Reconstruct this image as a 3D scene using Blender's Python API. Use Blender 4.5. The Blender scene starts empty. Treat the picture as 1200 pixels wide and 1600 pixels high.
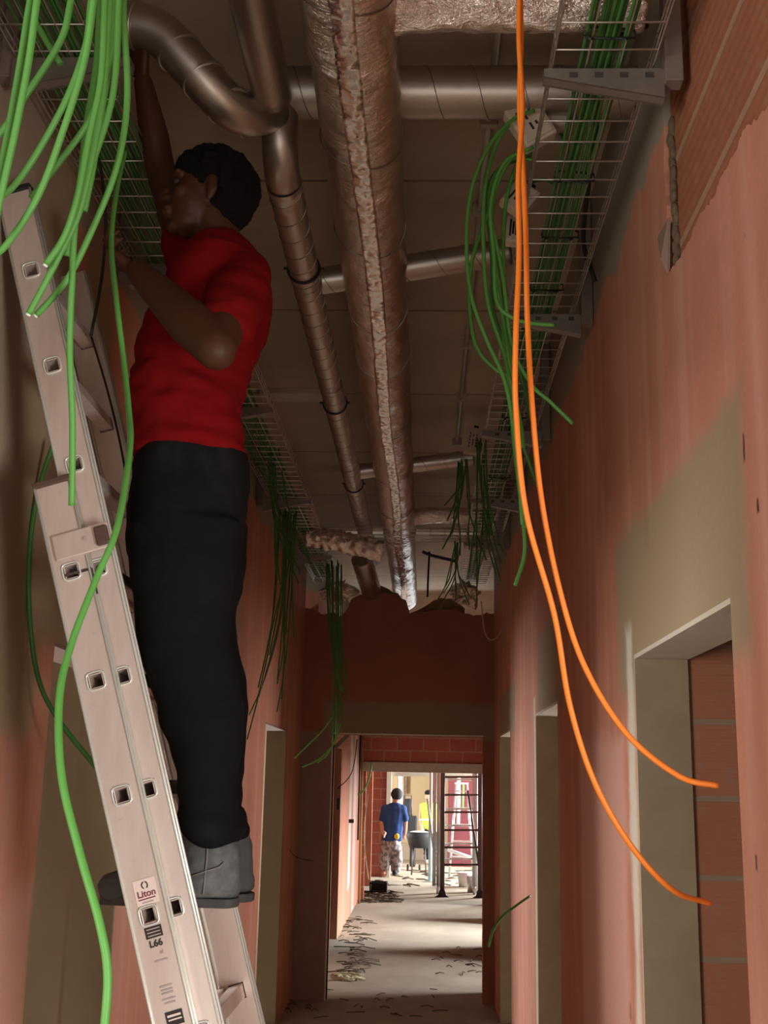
import bpy, bmesh, math, random
from mathutils import Vector, Matrix, noise
random.seed(7)
R = math.radians
SC = bpy.context.scene
COL = SC.collection

# ------------------------------------------------------------------ camera
F = 1800.0; CAMZ = 1.75
cd = Vector((61, 421, F)).normalized()            # corridor direction in camera axes (x right, y down, z forward)
cu = Vector((160, -7719, F)); cu = (cu - cd * cu.dot(cd)).normalized()
cr = cd.cross(cu)
if cr.x < 0: cr = -cr
cam_d = bpy.data.cameras.new('camera'); cam = bpy.data.objects.new('camera', cam_d); COL.objects.link(cam)
ax = Vector((cr.x, cd.x, cu.x)); ay = -Vector((cr.y, cd.y, cu.y)); az = -Vector((cr.z, cd.z, cu.z))
m = Matrix((ax, ay, az)).transposed().to_4x4(); m.translation = Vector((0, 0, CAMZ))
cam.matrix_world = m
cam_d.sensor_fit = 'HORIZONTAL'; cam_d.sensor_width = 36.0; cam_d.lens = 36.0 * F / 1200.0
cam_d.clip_start = 0.02; cam_d.clip_end = 200
SC.camera = cam
SC.view_settings.view_transform = 'Standard'; SC.view_settings.look = 'None'
SC.view_settings.gamma = 1.0; SC.view_settings.use_curve_mapping = False
SC.view_settings.exposure = -0.22

def ray(px, py):
    v = Vector((px - 600, py - 800, F))
    return Vector((v.dot(cr), v.dot(cd), v.dot(cu)))
def P(px, py, Y):                                  # point seen at that pixel, Y metres down the corridor
    r = ray(px, py); t = Y / r.y
    return Vector((r.x * t, Y, CAMZ + r.z * t))
def PX(px, py, X):                                 # same, on the plane X
    r = ray(px, py); t = X / r.x
    return Vector((X, r.y * t, CAMZ + r.z * t))
def PZ(px, py, Z):                                 # same, at height Z
    r = ray(px, py); t = (Z - CAMZ) / r.z
    return Vector((r.x * t, r.y * t, Z))

# ------------------------------------------------------------------ world and lights
w = bpy.data.worlds.new('world'); SC.world = w; w.use_nodes = True
w.node_tree.nodes['Background'].inputs[0].default_value = (0.80, 0.90, 1.0, 1)
w.node_tree.nodes['Background'].inputs[1].default_value = 0.30
def area(name, loc, target, sx, sy, power, col=(1, 0.95, 0.88), spread=180):
    d = bpy.data.lights.new(name, 'AREA'); d.shape = 'RECTANGLE'; d.size = sx; d.size_y = sy
    d.energy = power; d.color = col; d.spread = R(spread)
    o = bpy.data.objects.new(name, d); COL.objects.link(o); o.location = loc
    o.rotation_euler = (Vector(target) - Vector(loc)).to_track_quat('-Z', 'Y').to_euler()
    return o
area('daylight_behind', (0.5, -2.4, 0.85), (-0.7, 3, 0.75), 1.7, 1.4, 60, (1.0, 0.93, 0.86))
area('added_hall_light', (-3.6, -1.6, 1.45), (0.6, 3.2, 1.3), 2.4, 1.9, 235, (1.0, 0.95, 0.88))  # added light in an assumed hall behind left, brightens the right wall
area('added_light_near_right', (2.0, -0.5, 1.05), (-1.05, 2.6, 0.9), 0.9, 1.3, 140, (1.0, 0.95, 0.90))  # added light beyond an unseen right opening, brightens the left wall
area('window_light_left_room', (-3.0, 4.5, 1.8), (-0.3, 3.7, 0.0), 1.0, 1.4, 260, (1.0, 0.97, 0.92))
area('window_light_right_far_room', (2.5, 10.3, 1.6), (-1.05, 7.3, 0.8), 0.7, 1.3, 120, (1.0, 0.97, 0.93))
area('window_light_left_far_room', (-3.0, 10.0, 1.7), (-0.4, 8.0, 0.0), 0.9, 1.4, 300, (0.95, 0.98, 1.0))
area('window_light_right_room', (2.6, 7.5, 1.8), (-0.6, 5.4, 0.2), 0.7, 1.3, 150, (1.0, 0.97, 0.92))
area('window_light_passage_1', (3.3, 11.3, 1.7), (0.0, 11.4, 0.0), 0.7, 1.2, 45, (0.97, 0.98, 1.0), 70)
area('window_light_passage_2', (3.3, 14.5, 1.7), (0.0, 14.5, 0.0), 0.9, 1.2, 105, (0.95, 0.98, 1.0), 60)
area('window_light_passage_3', (3.3, 16.9, 1.7), (0.0, 16.9, 0.0), 0.5, 1.2, 36, (0.95, 0.98, 1.0), 60)
area('window_light_far_hall', (4.2, 22.5, 1.9), (-1.0, 24.0, 0.6), 2.6, 1.8, 2000, (0.93, 0.97, 1.0))
area('window_light_far_left', (-4.6, 25.0, 1.8), (1.5, 23.5, 1.0), 2.4, 1.8, 700, (1.0, 0.97, 0.9))
area('daylight_over_wall', (0.0, 13.2, 3.35), (-0.3, 9.0, 3.75), 1.4, 0.5, 6, (0.85, 0.95, 1.0))

# ------------------------------------------------------------------ helpers: objects
def tag(o, label=None, cat=None, group=None, kind=None):
    if label: o['label'] = label
    if cat: o['category'] = cat
    if group: o['group'] = group
    if kind: o['kind'] = kind
    return o
def thing(name, label, cat, loc, group=None):
    o = bpy.data.objects.new(name, None); COL.objects.link(o); o.location = Vector(loc)
    o.empty_display_size = 0.1
    return tag(o, label, cat, group)
def world_loc(o):
    l = Vector((0, 0, 0))
    while o is not None:
        l += o.location; o = o.parent
    return l
class MB:
    def __init__(s): s.v = []; s.f = []; s.sm = []; s.mi = []
    def add(s, vs, fs, smooth=False, mi=0):
        b = len(s.v); s.v += [Vector(v) for v in vs]
        for f in fs: s.f.append(tuple(b + i for i in f)); s.sm.append(smooth); s.mi.append(mi)
        return s
    def box(s, a, b, mi=0):
        x0, y0, z0 = [min(a[i], b[i]) for i in range(3)]; x1, y1, z1 = [max(a[i], b[i]) for i in range(3)]
        return s.add([(x0,y0,z0),(x1,y0,z0),(x1,y1,z0),(x0,y1,z0),(x0,y0,z1),(x1,y0,z1),(x1,y1,z1),(x0,y1,z1)],
                     [(0,3,2,1),(4,5,6,7),(0,1,5,4),(1,2,6,5),(2,3,7,6),(3,0,4,7)], False, mi)
    def obox(s, c, ux, uy, uz, mi=0):              # oriented box: centre and three half vectors
        c = Vector(c); ux = Vector(ux); uy = Vector(uy); uz = Vector(uz); vs = []
        for k in (-1, 1):
            for i, j in ((-1,-1),(1,-1),(1,1),(-1,1)): vs.append(c + ux*i + uy*j + uz*k)
        return s.add(vs, [(0,3,2,1),(4,5,6,7),(0,1,5,4),(1,2,6,5),(2,3,7,6),(3,0,4,7)], False, mi)
    def tube(s, pts, r, seg=8, caps=True, mi=0, jit=0.0, smooth=True):
        pts = [Vector(p) for p in pts]; n = len(pts)
        rr = r if isinstance(r, (list, tuple)) else [r] * n
        t0 = (pts[1] - pts[0]).normalized()
        nrm = t0.cross(Vector((0, 0, 1)) if abs(t0.z) < 0.9 else Vector((1, 0, 0))).normalized()
        vs = []
        for i, p in enumerate(pts):
            t = (pts[min(i+1, n-1)] - pts[max(i-1, 0)]).normalized()
            nrm = (nrm - t * nrm.dot(t)).normalized(); bi = t.cross(nrm)
            for k in range(seg):
                a = 2 * math.pi * k / seg
                d = nrm * math.cos(a) + bi * math.sin(a)
                q = rr[i] + (jit * noise.noise(p * 23 + d * 3.1) if jit else 0)
                vs.append(p + d * q)
        fs = [(i*seg+k, i*seg+(k+1) % seg, (i+1)*seg+(k+1) % seg, (i+1)*seg+k) for i in range(n-1) for k in range(seg)]
        s.add(vs, fs, smooth, mi)
        if caps:
            b = len(s.v) - n*seg
            s.f.append(tuple(b + k for k in reversed(range(seg)))); s.sm.append(False); s.mi.append(mi)
            s.f.append(tuple(b + (n-1)*seg + k for k in range(seg))); s.sm.append(False); s.mi.append(mi)
        return s
    def ball(s, c, rx, ry=None, rz=None, u=12, v=8, mi=0):
        ry = ry or rx; rz = rz or rx; c = Vector(c)
        vs = [c + Vector((0, 0, -rz))]
        for j in range(1, v):
            ph = math.pi * j / v - math.pi/2
            for i in range(u):
                a = 2*math.pi*i/u
                vs.append(c + Vector((rx*math.cos(ph)*math.cos(a), ry*math.cos(ph)*math.sin(a), rz*math.sin(ph))))
        vs.append(c + Vector((0, 0, rz))); fs = []
        for i in range(u):
            fs.append((0, 1+(i+1) % u, 1+i)); fs.append((len(vs)-1, 1+(v-2)*u+i, 1+(v-2)*u+(i+1) % u))
            for j in range(v-2): fs.append((1+j*u+i, 1+j*u+(i+1) % u, 1+(j+1)*u+(i+1) % u, 1+(j+1)*u+i))
        return s.add(vs, fs, True, mi)
    def prism(s, poly, axis, a, b, mi=0, smooth=False):   # 2D polygon extruded along axis from a to b
        def mk(p, t):
            return {'x': (t, p[0], p[1]), 'y': (p[0], t, p[1]), 'z': (p[0], p[1], t)}[axis]
        n = len(poly); vs = [mk(p, a) for p in poly] + [mk(p, b) for p in poly]
        fs = [tuple(range(n)), tuple(reversed(range(n, 2*n)))]
        s.add(vs, fs, False, mi)
        b0 = len(s.v) - 2*n
        for i in range(n):
            s.f.append((b0+i, b0+n+i, b0+n+(i+1) % n, b0+(i+1) % n)); s.sm.append(smooth); s.mi.append(mi)
        return s
    def chain(s, pts, n=9, u=12, v=8):             # pts: (centre, (rx,ry,rz)); swept ellipsoids for remeshing
        for (a, ra), (b, rb) in zip(pts, pts[1:]):
            a = Vector(a); b = Vector(b)
            for i in range(n + 1):
                t = i / n; q = [ra[k] + (rb[k] - ra[k]) * t for k in range(3)]
                s.ball(a.lerp(b, t), q[0], q[1], q[2], u, v)
        return s
    def build(s, name, mats, parent=None, bevel=0, center=True, fix=True):
        me = bpy.data.meshes.new(name)
        if parent is not None: org = world_loc(parent)
        elif center and s.v:
            xs = [v.x for v in s.v]; ys = [v.y for v in s.v]; zs = [v.z for v in s.v]
            org = Vector(((min(xs)+max(xs))/2, (min(ys)+max(ys))/2, min(zs)))
        else: org = Vector((0, 0, 0))
        me.from_pydata([tuple(v - org) for v in s.v], [], s.f)
        me.polygons.foreach_set('use_smooth', s.sm); me.polygons.foreach_set('material_index', s.mi)
        if fix:
            bm = bmesh.new(); bm.from_mesh(me); bmesh.ops.recalc_face_normals(bm, faces=bm.faces); bm.to_mesh(me); bm.free()
        for mt in (mats if isinstance(mats, (list, tuple)) else [mats]): me.materials.append(mt)
        me.update()
        o = bpy.data.objects.new(name, me); COL.objects.link(o)
        if parent is not None: o.parent = parent
        else: o.location = org
        if bevel:
            b = o.modifiers.new('bevel', 'BEVEL'); b.width = bevel; b.segments = 2; b.limit_method = 'ANGLE'
        return o
def remesh(mb, name, mat, parent, voxel=0.007, smooth=4, disp=None):
    me = bpy.data.meshes.new('tmp'); me.from_pydata([tuple(v) for v in mb.v], [], mb.f)
    o = bpy.data.objects.new('tmp', me); COL.objects.link(o)
    r = o.modifiers.new('r', 'REMESH'); r.mode = 'VOXEL'; r.voxel_size = voxel
    sm = o.modifiers.new('s', 'SMOOTH'); sm.iterations = smooth; sm.factor = 0.6
    dg = bpy.context.evaluated_depsgraph_get(); dg.update()
    ne = bpy.data.meshes.new_from_object(o.evaluated_get(dg))
    bpy.data.objects.remove(o)
    org = world_loc(parent) if parent is not None else Vector((0, 0, 0))
    if disp:
        nn = [v.normal.copy() for v in ne.vertices]
        for v, q in zip(ne.vertices, nn): v.co = v.co + q * disp(v.co)
    for v in ne.vertices: v.co = v.co - org
    ne.materials.clear(); ne.materials.append(mat)
    for p in ne.polygons: p.use_smooth = True
    ne.name = name
    o = bpy.data.objects.new(name, ne); COL.objects.link(o)
    if parent is not None: o.parent = parent
    return o
def struct(mb, name, mats, bevel=0):
    o = mb.build(name, mats, None, bevel); o['kind'] = 'structure'; return o
def copy_tree(o, loc=None, rotz=None, parent=None, label=None):
    c = o.copy(); COL.objects.link(c); c.parent = parent
    if loc is not None: c.location = Vector(loc)
    if rotz is not None: c.rotation_euler = (0, 0, rotz)
    if label: c['label'] = label
    for ch in list(o.children): copy_tree(ch, parent=c)
    return c
def spline(pts, n=8):
    pts = [Vector(p) for p in pts]
    q = [pts[0]*2 - pts[1]] + pts + [pts[-1]*2 - pts[-2]]; out = []
    for i in range(1, len(q)-2):
        a, b, c, d = q[i-1], q[i], q[i+1], q[i+2]
        for k in range(n):
            t = k/n
            out.append(0.5*((2*b) + (c-a)*t + (2*a-5*b+4*c-d)*t*t + (3*b-a-3*c+d)*t*t*t))
    out.append(pts[-1]); return out

# ------------------------------------------------------------------ helpers: materials
class NT:
    def __init__(s, name):
        s.m = bpy.data.materials.new(name); s.m.use_nodes = True; s.t = s.m.node_tree; s.N = s.t.nodes
        s.b = s.N['Principled BSDF']; s.geo = s.N.new('ShaderNodeNewGeometry'); s.pos = s.geo.outputs['Position']
        s.tc = s.N.new('ShaderNodeTexCoord')
    def n(s, ty, **kw):
        x = s.N.new(ty)
        for k, v in kw.items(): setattr(x, k, v)
        return x
    def put(s, sock, v):
        if hasattr(v, 'is_output') or isinstance(v, bpy.types.NodeSocket): s.t.links.new(v, sock)
        else: sock.default_value = v
    def math(s, op, a, b=0.0, c=None, clamp=False):
        x = s.n('ShaderNodeMath', operation=op, use_clamp=clamp); s.put(x.inputs[0], a); s.put(x.inputs[1], b)
        if c is not None: s.put(x.inputs[2], c)
        return x.outputs[0]
    def mix(s, f, a, b):
        x = s.n('ShaderNodeMix', data_type='RGBA'); s.put(x.inputs[0], f)
        for so, v in ((x.inputs[6], a), (x.inputs[7], b)):
            if isinstance(v, (tuple, list)): so.default_value = (*v[:3], 1)
            else: s.t.links.new(v, so)
        return x.outputs[2]
    def noise(s, scale, detail=4, rough=0.55, vec=None, st=(1, 1, 1), off=(0, 0, 0)):
        mp = s.n('ShaderNodeMapping'); s.t.links.new(vec or s.pos, mp.inputs[0]); mp.inputs['Scale'].default_value = st
        mp.inputs['Location'].default_value = off
        x = s.n('ShaderNodeTexNoise'); s.t.links.new(mp.outputs[0], x.inputs['Vector'])
        x.inputs['Scale'].default_value = scale; x.inputs['Detail'].default_value = detail; x.inputs['Roughness'].default_value = rough
        return x.outputs['Fac']
    def ramp(s, v, lo, hi):                        # smooth 0..1 between lo and hi
        x = s.n('ShaderNodeMapRange', interpolation_type='SMOOTHSTEP'); s.put(x.inputs[0], v)
        x.inputs[1].default_value = lo; x.inputs[2].default_value = hi
        return x.outputs[0]
    def xyz(s):
        x = s.n('ShaderNodeSeparateXYZ'); s.t.links.new(s.pos, x.inputs[0]); return x.outputs
    def bump(s, h, strength=0.3, dist=0.01, normal=None):
        x = s.n('ShaderNodeBump'); s.put(x.inputs['Height'], h); x.inputs['Strength'].default_value = strength
        x.inputs['Distance'].default_value = dist
        if normal is not None: s.t.links.new(normal, x.inputs['Normal'])
        s.t.links.new(x.outputs[0], s.b.inputs['Normal']); return x.outputs[0]
    def fin(s, col, rough=0.8, metal=0.0, spec=0.3):
        if isinstance(col, (tuple, list)): s.b.inputs['Base Color'].default_value = (*col[:3], 1)
        else: s.t.links.new(col, s.b.inputs['Base Color'])
        s.put(s.b.inputs['Roughness'], rough); s.b.inputs['Metallic'].default_value = metal
        s.b.inputs['Specular IOR Level'].default_value = spec
        return s.m
def simple(name, col, rough=0.6, metal=0.0, var=0.15, scale=20, bump=0.0, spec=0.3, st=(1, 1, 1)):
    t = NT(name); nz = t.noise(scale, 4, 0.6, vec=t.tc.outputs['Object'], st=st)
    c = t.mix(nz, tuple(max(0, x*(1-var)) for x in col), tuple(min(1, x*(1+var)) for x in col))
    if bump: t.bump(nz, bump, 0.004)
    return t.fin(c, rough, metal, spec)

PINK = (0.53, 0.228, 0.148); PINK2 = (0.60, 0.33, 0.26); BEIGE = (0.34, 0.255, 0.160); GREY = (0.30, 0.265, 0.205)
def wall_mat(name, u, blobs, top=3.38, pink=PINK, pale=True, stripes=()):
    """plaster painted pink with bare patches and some painted-in light; u = 0 (X runs along the wall) or 1 (Y runs along it)"""
    t = NT(name); o = t.xyz(); U = o[u]; Z = o[2]
    n1 = t.noise(2.2, 5, 0.6, off=(3, 1, 0)); n2 = t.noise(9, 5, 0.6); n3 = t.noise(1.3, 3, 0.5, st=(6, 6, 0.25))
    n4 = t.noise(60, 3, 0.7)
    base = t.mix(t.ramp(n1, 0.38, 0.66), pink, tuple(c*0.86 for c in pink))
    if pale: base = t.mix(t.math('MULTIPLY', t.ramp(n3, 0.45, 0.75), 0.55), base, PINK2)
    w1 = t.math('MULTIPLY', t.math('SUBTRACT', n1, 0.5), 0.7); w2 = t.math('MULTIPLY', t.math('SUBTRACT', n2, 0.5), 0.16)
    wob = t.math('ADD', w1, w2)
    if top is not None:
        m_ = t.ramp(t.math('ADD', Z, t.math('MULTIPLY', wob, 0.45)), top - 0.008, top + 0.008)
        base = t.mix(m_, base, GREY)
    for (cu_, cz, hu, hz, soft, col) in blobs:
        du = t.math('SUBTRACT', t.math('ABSOLUTE', t.math('SUBTRACT', U, cu_)), hu)
        dz = t.math('SUBTRACT', t.math('ABSOLUTE', t.math('SUBTRACT', Z, cz)), hz)
        d = t.math('ADD', t.math('MAXIMUM', du, dz), t.math('MULTIPLY', wob, 0.24 if soft > 0.02 else 0.1))
        base = t.mix(t.ramp(d, soft, -soft), base, col)
    dirt = t.ramp(t.noise(14, 6, 0.75, off=(9, 2, 5)), 0.64, 0.74)
    base = t.mix(t.math('MULTIPLY', dirt, 0.35), base, (0.16, 0.12, 0.08))
    fine = t.ramp(n4, 0.2, 0.8); base = t.mix(t.math('MULTIPLY', fine, 0.12), base, (0.2, 0.12, 0.08))
    t.bump(t.math('ADD', n2, t.math('MULTIPLY', n4, 0.25)), 0.25, 0.012)
    return t.fin(base, 0.92, 0, 0.15)
def brick_mat(name, bw=0.30, bh=0.21, axis='xz', c1=(0.42, 0.15, 0.075), c2=(0.52, 0.20, 0.10), mortar=(0.32, 0.25, 0.18), ribs=True, mw=0.008, zoff=0.0):
    t = NT(name); s = t.n('ShaderNodeSeparateXYZ'); t.t.links.new(t.pos, s.inputs[0])
    c = t.n('ShaderNodeCombineXYZ'); t.t.links.new(s.outputs[0 if axis[0] == 'x' else 1], c.inputs[0]); t.t.links.new(t.math('ADD', s.outputs[2], zoff), c.inputs[1])
    b = t.n('ShaderNodeTexBrick'); t.t.links.new(c.outputs[0], b.inputs['Vector'])
    b.inputs['Scale'].default_value = 1; b.inputs['Brick Width'].default_value = bw; b.inputs['Row Height'].default_value = bh
    b.inputs['Mortar Size'].default_value = mw; b.inputs['Color1'].default_value = (*c1, 1); b.inputs['Color2'].default_value = (*c2, 1)
    b.inputs['Mortar'].default_value = (*mortar, 1)
    nz = t.noise(18, 5, 0.7); col = t.mix(t.math('MULTIPLY', t.ramp(nz, 0.5, 0.75), 0.5), b.outputs['Color'], mortar)
    h = b.outputs['Fac']
    rib = t.math('SINE', t.math('MULTIPLY', s.outputs[2], 2*math.pi/(0.011 if ribs is True else ribs))) if ribs else 0.0
    hh = t.math('ADD', t.math('MULTIPLY', h, -2.0), t.math('ADD', t.math('MULTIPLY', rib, 0.12 if ribs is True else 0.22), nz))
    t.bump(hh, 0.5, 0.006)
    return t.fin(col, 0.9, 0, 0.15)

M = {}
M['floor'] = (lambda t: (t.bump(t.noise(40, 6, 0.7), 0.3, 0.01), t.fin(t.mix(t.ramp(t.noise(1.1, 6, 0.65), 0.3, 0.7),
              t.mix(t.ramp(t.noise(30, 6, 0.7), 0.55, 0.75), (0.36, 0.31, 0.24), (0.20, 0.16, 0.12)), (0.26, 0.22, 0.17)), 0.85))[1])(NT('dusty_concrete'))
def _ceil():
    t = NT('raw_ceiling'); o = t.xyz()
    n = t.noise(1.2, 5, 0.6); n2 = t.noise(25, 5, 0.7)
    c = t.mix(t.ramp(n, 0.3, 0.7), (0.50, 0.41, 0.30), (0.40, 0.33, 0.245))
    c = t.mix(t.math('MULTIPLY', t.ramp(n2, 0.5, 0.8), 0.3), c, (0.3, 0.24, 0.18))
    j = t.math('ABSOLUTE', t.math('SUBTRACT', t.math('MODULO', t.math('ADD', o[1], 0.35), 1.2), 0.6))
    c = t.mix(t.ramp(j, 0.012, 0.004), c, (0.2, 0.17, 0.13))
    t.bump(n2, 0.15, 0.01); return t.fin(c, 0.9)
M['ceiling'] = _ceil()
M['plaster_grey'] = simple('bare_grey_plaster', (0.36, 0.30, 0.21), 0.9, 0, 0.25, 7, 0.2)
M['plaster_light'] = simple('light_patching_plaster', (0.55, 0.49, 0.40), 0.9, 0, 0.12, 9, 0.3)
M['dark_plaster'] = simple('brown_plaster', (0.24, 0.16, 0.125), 0.9, 0, 0.2, 5, 0.2)
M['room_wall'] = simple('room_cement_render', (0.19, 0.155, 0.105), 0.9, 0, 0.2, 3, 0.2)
M['crumble'] = simple('crumbling_mortar', (0.13, 0.09, 0.055), 0.95, 0, 0.5, 30, 0.8)
M['stone'] = simple('ochre_mortar_edge', (0.21, 0.13, 0.055), 0.95, 0, 0.4, 14, 0.6)
M['brick_y'] = brick_mat('hollow_bricks_along_corridor', 3.1, 0.235, 'yz', ribs=0.034, c1=(0.36, 0.135, 0.07), c2=(0.30, 0.115, 0.06), mortar=(0.36, 0.21, 0.13), mw=0.012)
M['brick_x'] = brick_mat('hollow_bricks_across', 0.62, 0.2115, 'xz', c1=(0.56, 0.24, 0.14), c2=(0.50, 0.20, 0.115), mortar=(0.42, 0.30, 0.21), zoff=-0.027)
M['brick_far'] = brick_mat('far_red_bricks', 0.40, 0.20, 'xz', c1=(0.41, 0.13, 0.09), c2=(0.38, 0.11, 0.08), mortar=(0.42, 0.25, 0.19), ribs=False, mw=0.010)
M['brick_far_y'] = brick_mat('far_red_bricks_side', 0.40, 0.20, 'yz', c1=(0.41, 0.13, 0.09), c2=(0.38, 0.11, 0.08), mortar=(0.42, 0.25, 0.19), ribs=False, mw=0.010)
M['concrete'] = simple('concrete_beam', (0.42, 0.38, 0.31), 0.9, 0, 0.2, 12, 0.3)
def _foil():
    t = NT('aluminium_foil_wrap'); p = t.tc.outputs['Object']
    n1 = t.noise(7, 6, 0.75, vec=p, st=(1.2, 4.5, 1.2)); n2 = t.noise(38, 4, 0.7, vec=p, st=(1, 1.6, 1)); 
    v = t.n('ShaderNodeTexVoronoi', feature='DISTANCE_TO_EDGE'); mp = t.n('ShaderNodeMapping'); t.t.links.new(p, mp.inputs[0]); mp.inputs['Scale'].default_value = (5, 16, 5)
    t.t.links.new(mp.outputs[0], v.inputs['Vector']); v.inputs['Scale'].default_value = 1.0
    h = t.math('ADD', n1, t.math('ADD', t.math('MULTIPLY', n2, 0.35), t.math('MULTIPLY', v.outputs['Distance'], 0.5)))
    t.bump(h, 0.75, 0.025)
    return t.fin(t.mix(n2, (0.76, 0.68, 0.60), (0.86, 0.79, 0.71)), t.math('ADD', t.math('MULTIPLY', n2, 0.12), 0.12), 1.0, 0.5)
M['foil'] = _foil()
def _spiral():
    t = NT('galvanised_spiral_duct'); p = t.tc.outputs['Object']
    n1 = t.noise(6, 4, 0.6, vec=p); n2 = t.noise(30, 4, 0.7, vec=p)
    t.bump(t.math('ADD', n1, t.math('MULTIPLY', n2, 0.2)), 0.12, 0.01)
    return t.fin(t.mix(n1, (0.42, 0.38, 0.33), (0.62, 0.57, 0.50)), 0.42, 1.0, 0.5)
M['duct'] = _spiral()
M['seam'] = simple('duct_seam', (0.30, 0.27, 0.24), 0.4, 1.0, 0.2)
M['clamp'] = simple('black_clamp', (0.03, 0.028, 0.025), 0.5, 0.3)
M['galv'] = simple('galvanised_wire', (0.55, 0.52, 0.47), 0.42, 0.9, 0.15)
M['bracket'] = simple('galvanised_bracket', (0.30, 0.27, 0.235), 0.5, 0.75, 0.2)
M['post'] = simple('bracket_post_steel', (0.24, 0.19, 0.16), 0.6, 0.4, 0.2)
def _alu():
    t = NT('ladder_aluminium'); p = t.tc.outputs['Object']
    n1 = t.noise(5, 5, 0.6, vec=p, st=(3, 3, 0.6)); n2 = t.noise(40, 5, 0.75, vec=p)
    c = t.mix(t.ramp(n1, 0.3, 0.75), (0.78, 0.68, 0.62), (0.66, 0.55, 0.49))
    c = t.mix(t.math('MULTIPLY', t.ramp(n2, 0.6, 0.75), 0.35), c, (0.41, 0.38, 0.33))
    t.bump(n2, 0.06, 0.004)
    return t.fin(c, t.math('ADD', t.math('MULTIPLY', n1, 0.2), 0.33), 0.55, 0.5)
M['alu'] = _alu()
M['alu_highlit'] = simple('highlit_ladder_edge', (0.78, 0.84, 0.78), 0.25, 0.35, 0.05, 20, 0, 0.6)  # brighter than the stiles: highlight along the edges put into the colour
M['alu_dark'] = simple('rung_inside_shade', (0.10, 0.085, 0.075), 0.6, 0.6, 0.3)
M['black_plastic'] = simple('black_plastic', (0.02, 0.02, 0.02), 0.5, 0, 0.2)
M['brown_plastic'] = simple('brown_plastic', (0.10, 0.06, 0.045), 0.5, 0, 0.2)
M['label_paper'] = simple('label_paper', (0.80, 0.68, 0.63), 0.6, 0, 0.05)
M['print_dark'] = simple('dark_print', (0.035, 0.03, 0.03), 0.6, 0, 0.05)
M['print_grey'] = simple('grey_print', (0.42, 0.35, 0.33), 0.6, 0, 0.1)
M['print_plum'] = simple('plum_print', (0.20, 0.05, 0.08), 0.6, 0, 0.1)
M['green'] = simple('green_cable_sheath', (0.105, 0.33, 0.065), 0.45, 0, 0.15, 6)
M['green_shaded'] = simple('shaded_green_cable_sheath', (0.055, 0.17, 0.04), 0.5, 0, 0.15, 6)  # same green sheath darkened, dim light of the trays put into the colour
M['orange'] = simple('orange_cable_sheath', (0.66, 0.17, 0.018), 0.42, 0, 0.08, 6)
M['black_cable'] = simple('black_cable_sheath', (0.02, 0.018, 0.015), 0.5, 0, 0.1)
M['core'] = simple('cut_cable_core', (0.75, 0.85, 0.75), 0.5, 0, 0.1)
M['box'] = simple('cream_plastic_box', (0.62, 0.52, 0.40), 0.55, 0, 0.12)
M['conduit'] = simple('grey_conduit', (0.42, 0.36, 0.29), 0.55, 0, 0.1)
M['skin'] = simple('dark_brown_skin', (0.07, 0.027, 0.012), 0.5, 0, 0.15, 14, 0.08)
M['skin_light'] = simple('light_skin', (0.55, 0.27, 0.18), 0.55, 0, 0.1, 14)
M['hair'] = simple('black_curly_hair', (0.003, 0.0025, 0.0025), 0.95, 0, 0.3, 80, 0.6)
M['eye_white'] = simple('eye_white', (0.06, 0.045, 0.04), 0.6, 0, 0.02)
M['eye_dark'] = simple('eye_iris', (0.02, 0.01, 0.008), 0.2, 0, 0.02)
def _cloth(name, c, dust, amount, rough=0.9):
    t = NT(name); p = t.tc.outputs['Object']
    n1 = t.noise(5, 5, 0.65, vec=p); n2 = t.noise(90, 3, 0.6, vec=p); n3 = t.noise(3.2, 4, 0.6, vec=p, st=(1, 1, 2.6))
    col = t.mix(t.math('MULTIPLY', t.ramp(n1, 0.5, 0.8), amount), c, dust)
    t.bump(t.math('ADD', n3, t.math('MULTIPLY', n2, 0.08)), 0.35, 0.03)
    t.b.inputs['Sheen Weight'].default_value = 0.0
    return t.fin(col, rough, 0, 0.1)
M['red'] = _cloth('red_tshirt_cotton', (0.18, 0.004, 0.006), (0.22, 0.014, 0.014), 0.4)
M['trousers'] = _cloth('black_work_trousers', (0.008, 0.008, 0.009), (0.028, 0.028, 0.031), 0.6)
M['boot'] = _cloth('dusty_boot_leather', (0.09, 0.095, 0.095), (0.26, 0.27, 0.26), 0.8, 0.8)
M['seam_thread'] = simple('boot_thread', (0.22, 0.22, 0.21), 0.8)
M['sole'] = simple('boot_sole_rubber', (0.07, 0.07, 0.068), 0.8, 0, 0.4, 30)
M['navy'] = _cloth('navy_tshirt', (0.035, 0.07, 0.20), (0.06, 0.10, 0.26), 0.6)
def _camo():
    t = NT('grey_camouflage_trousers'); n = t.noise(16, 3, 0.5, vec=t.tc.outputs['Object'])
    return t.fin(t.mix(t.ramp(n, 0.47, 0.55), (0.42, 0.38, 0.38), (0.17, 0.15, 0.16)), 0.9)
M['camo'] = _camo()
M['cap'] = simple('dark_cap', (0.03, 0.03, 0.035), 0.8)
M['yellow'] = simple('yellow_plastic', (0.85, 0.62, 0.05), 0.5)
M['hivis'] = simple('lime_hi_vis', (0.35, 0.85, 0.06), 0.6)
M['scaf'] = simple('scaffold_tube', (0.62, 0.64, 0.66), 0.3, 0.9, 0.15)
M['scaf_dark'] = simple('dark_scaffold_rung', (0.11, 0.09, 0.09), 0.5, 0.5, 0.2)
M['pale_wall'] = simple('cream_far_wall', (0.82, 0.70, 0.46), 0.9, 0, 0.08, 3)
M['white'] = simple('white_paint', (0.8, 0.82, 0.82), 0.6, 0, 0.05)
M['wood'] = simple('raw_timber', (0.55, 0.32, 0.13), 0.7, 0, 0.2, 8, 0.1, st=(8, 8, 1))
M['orange_steel'] = simple('orange_steel', (0.75, 0.22, 0.05), 0.5)
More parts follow.
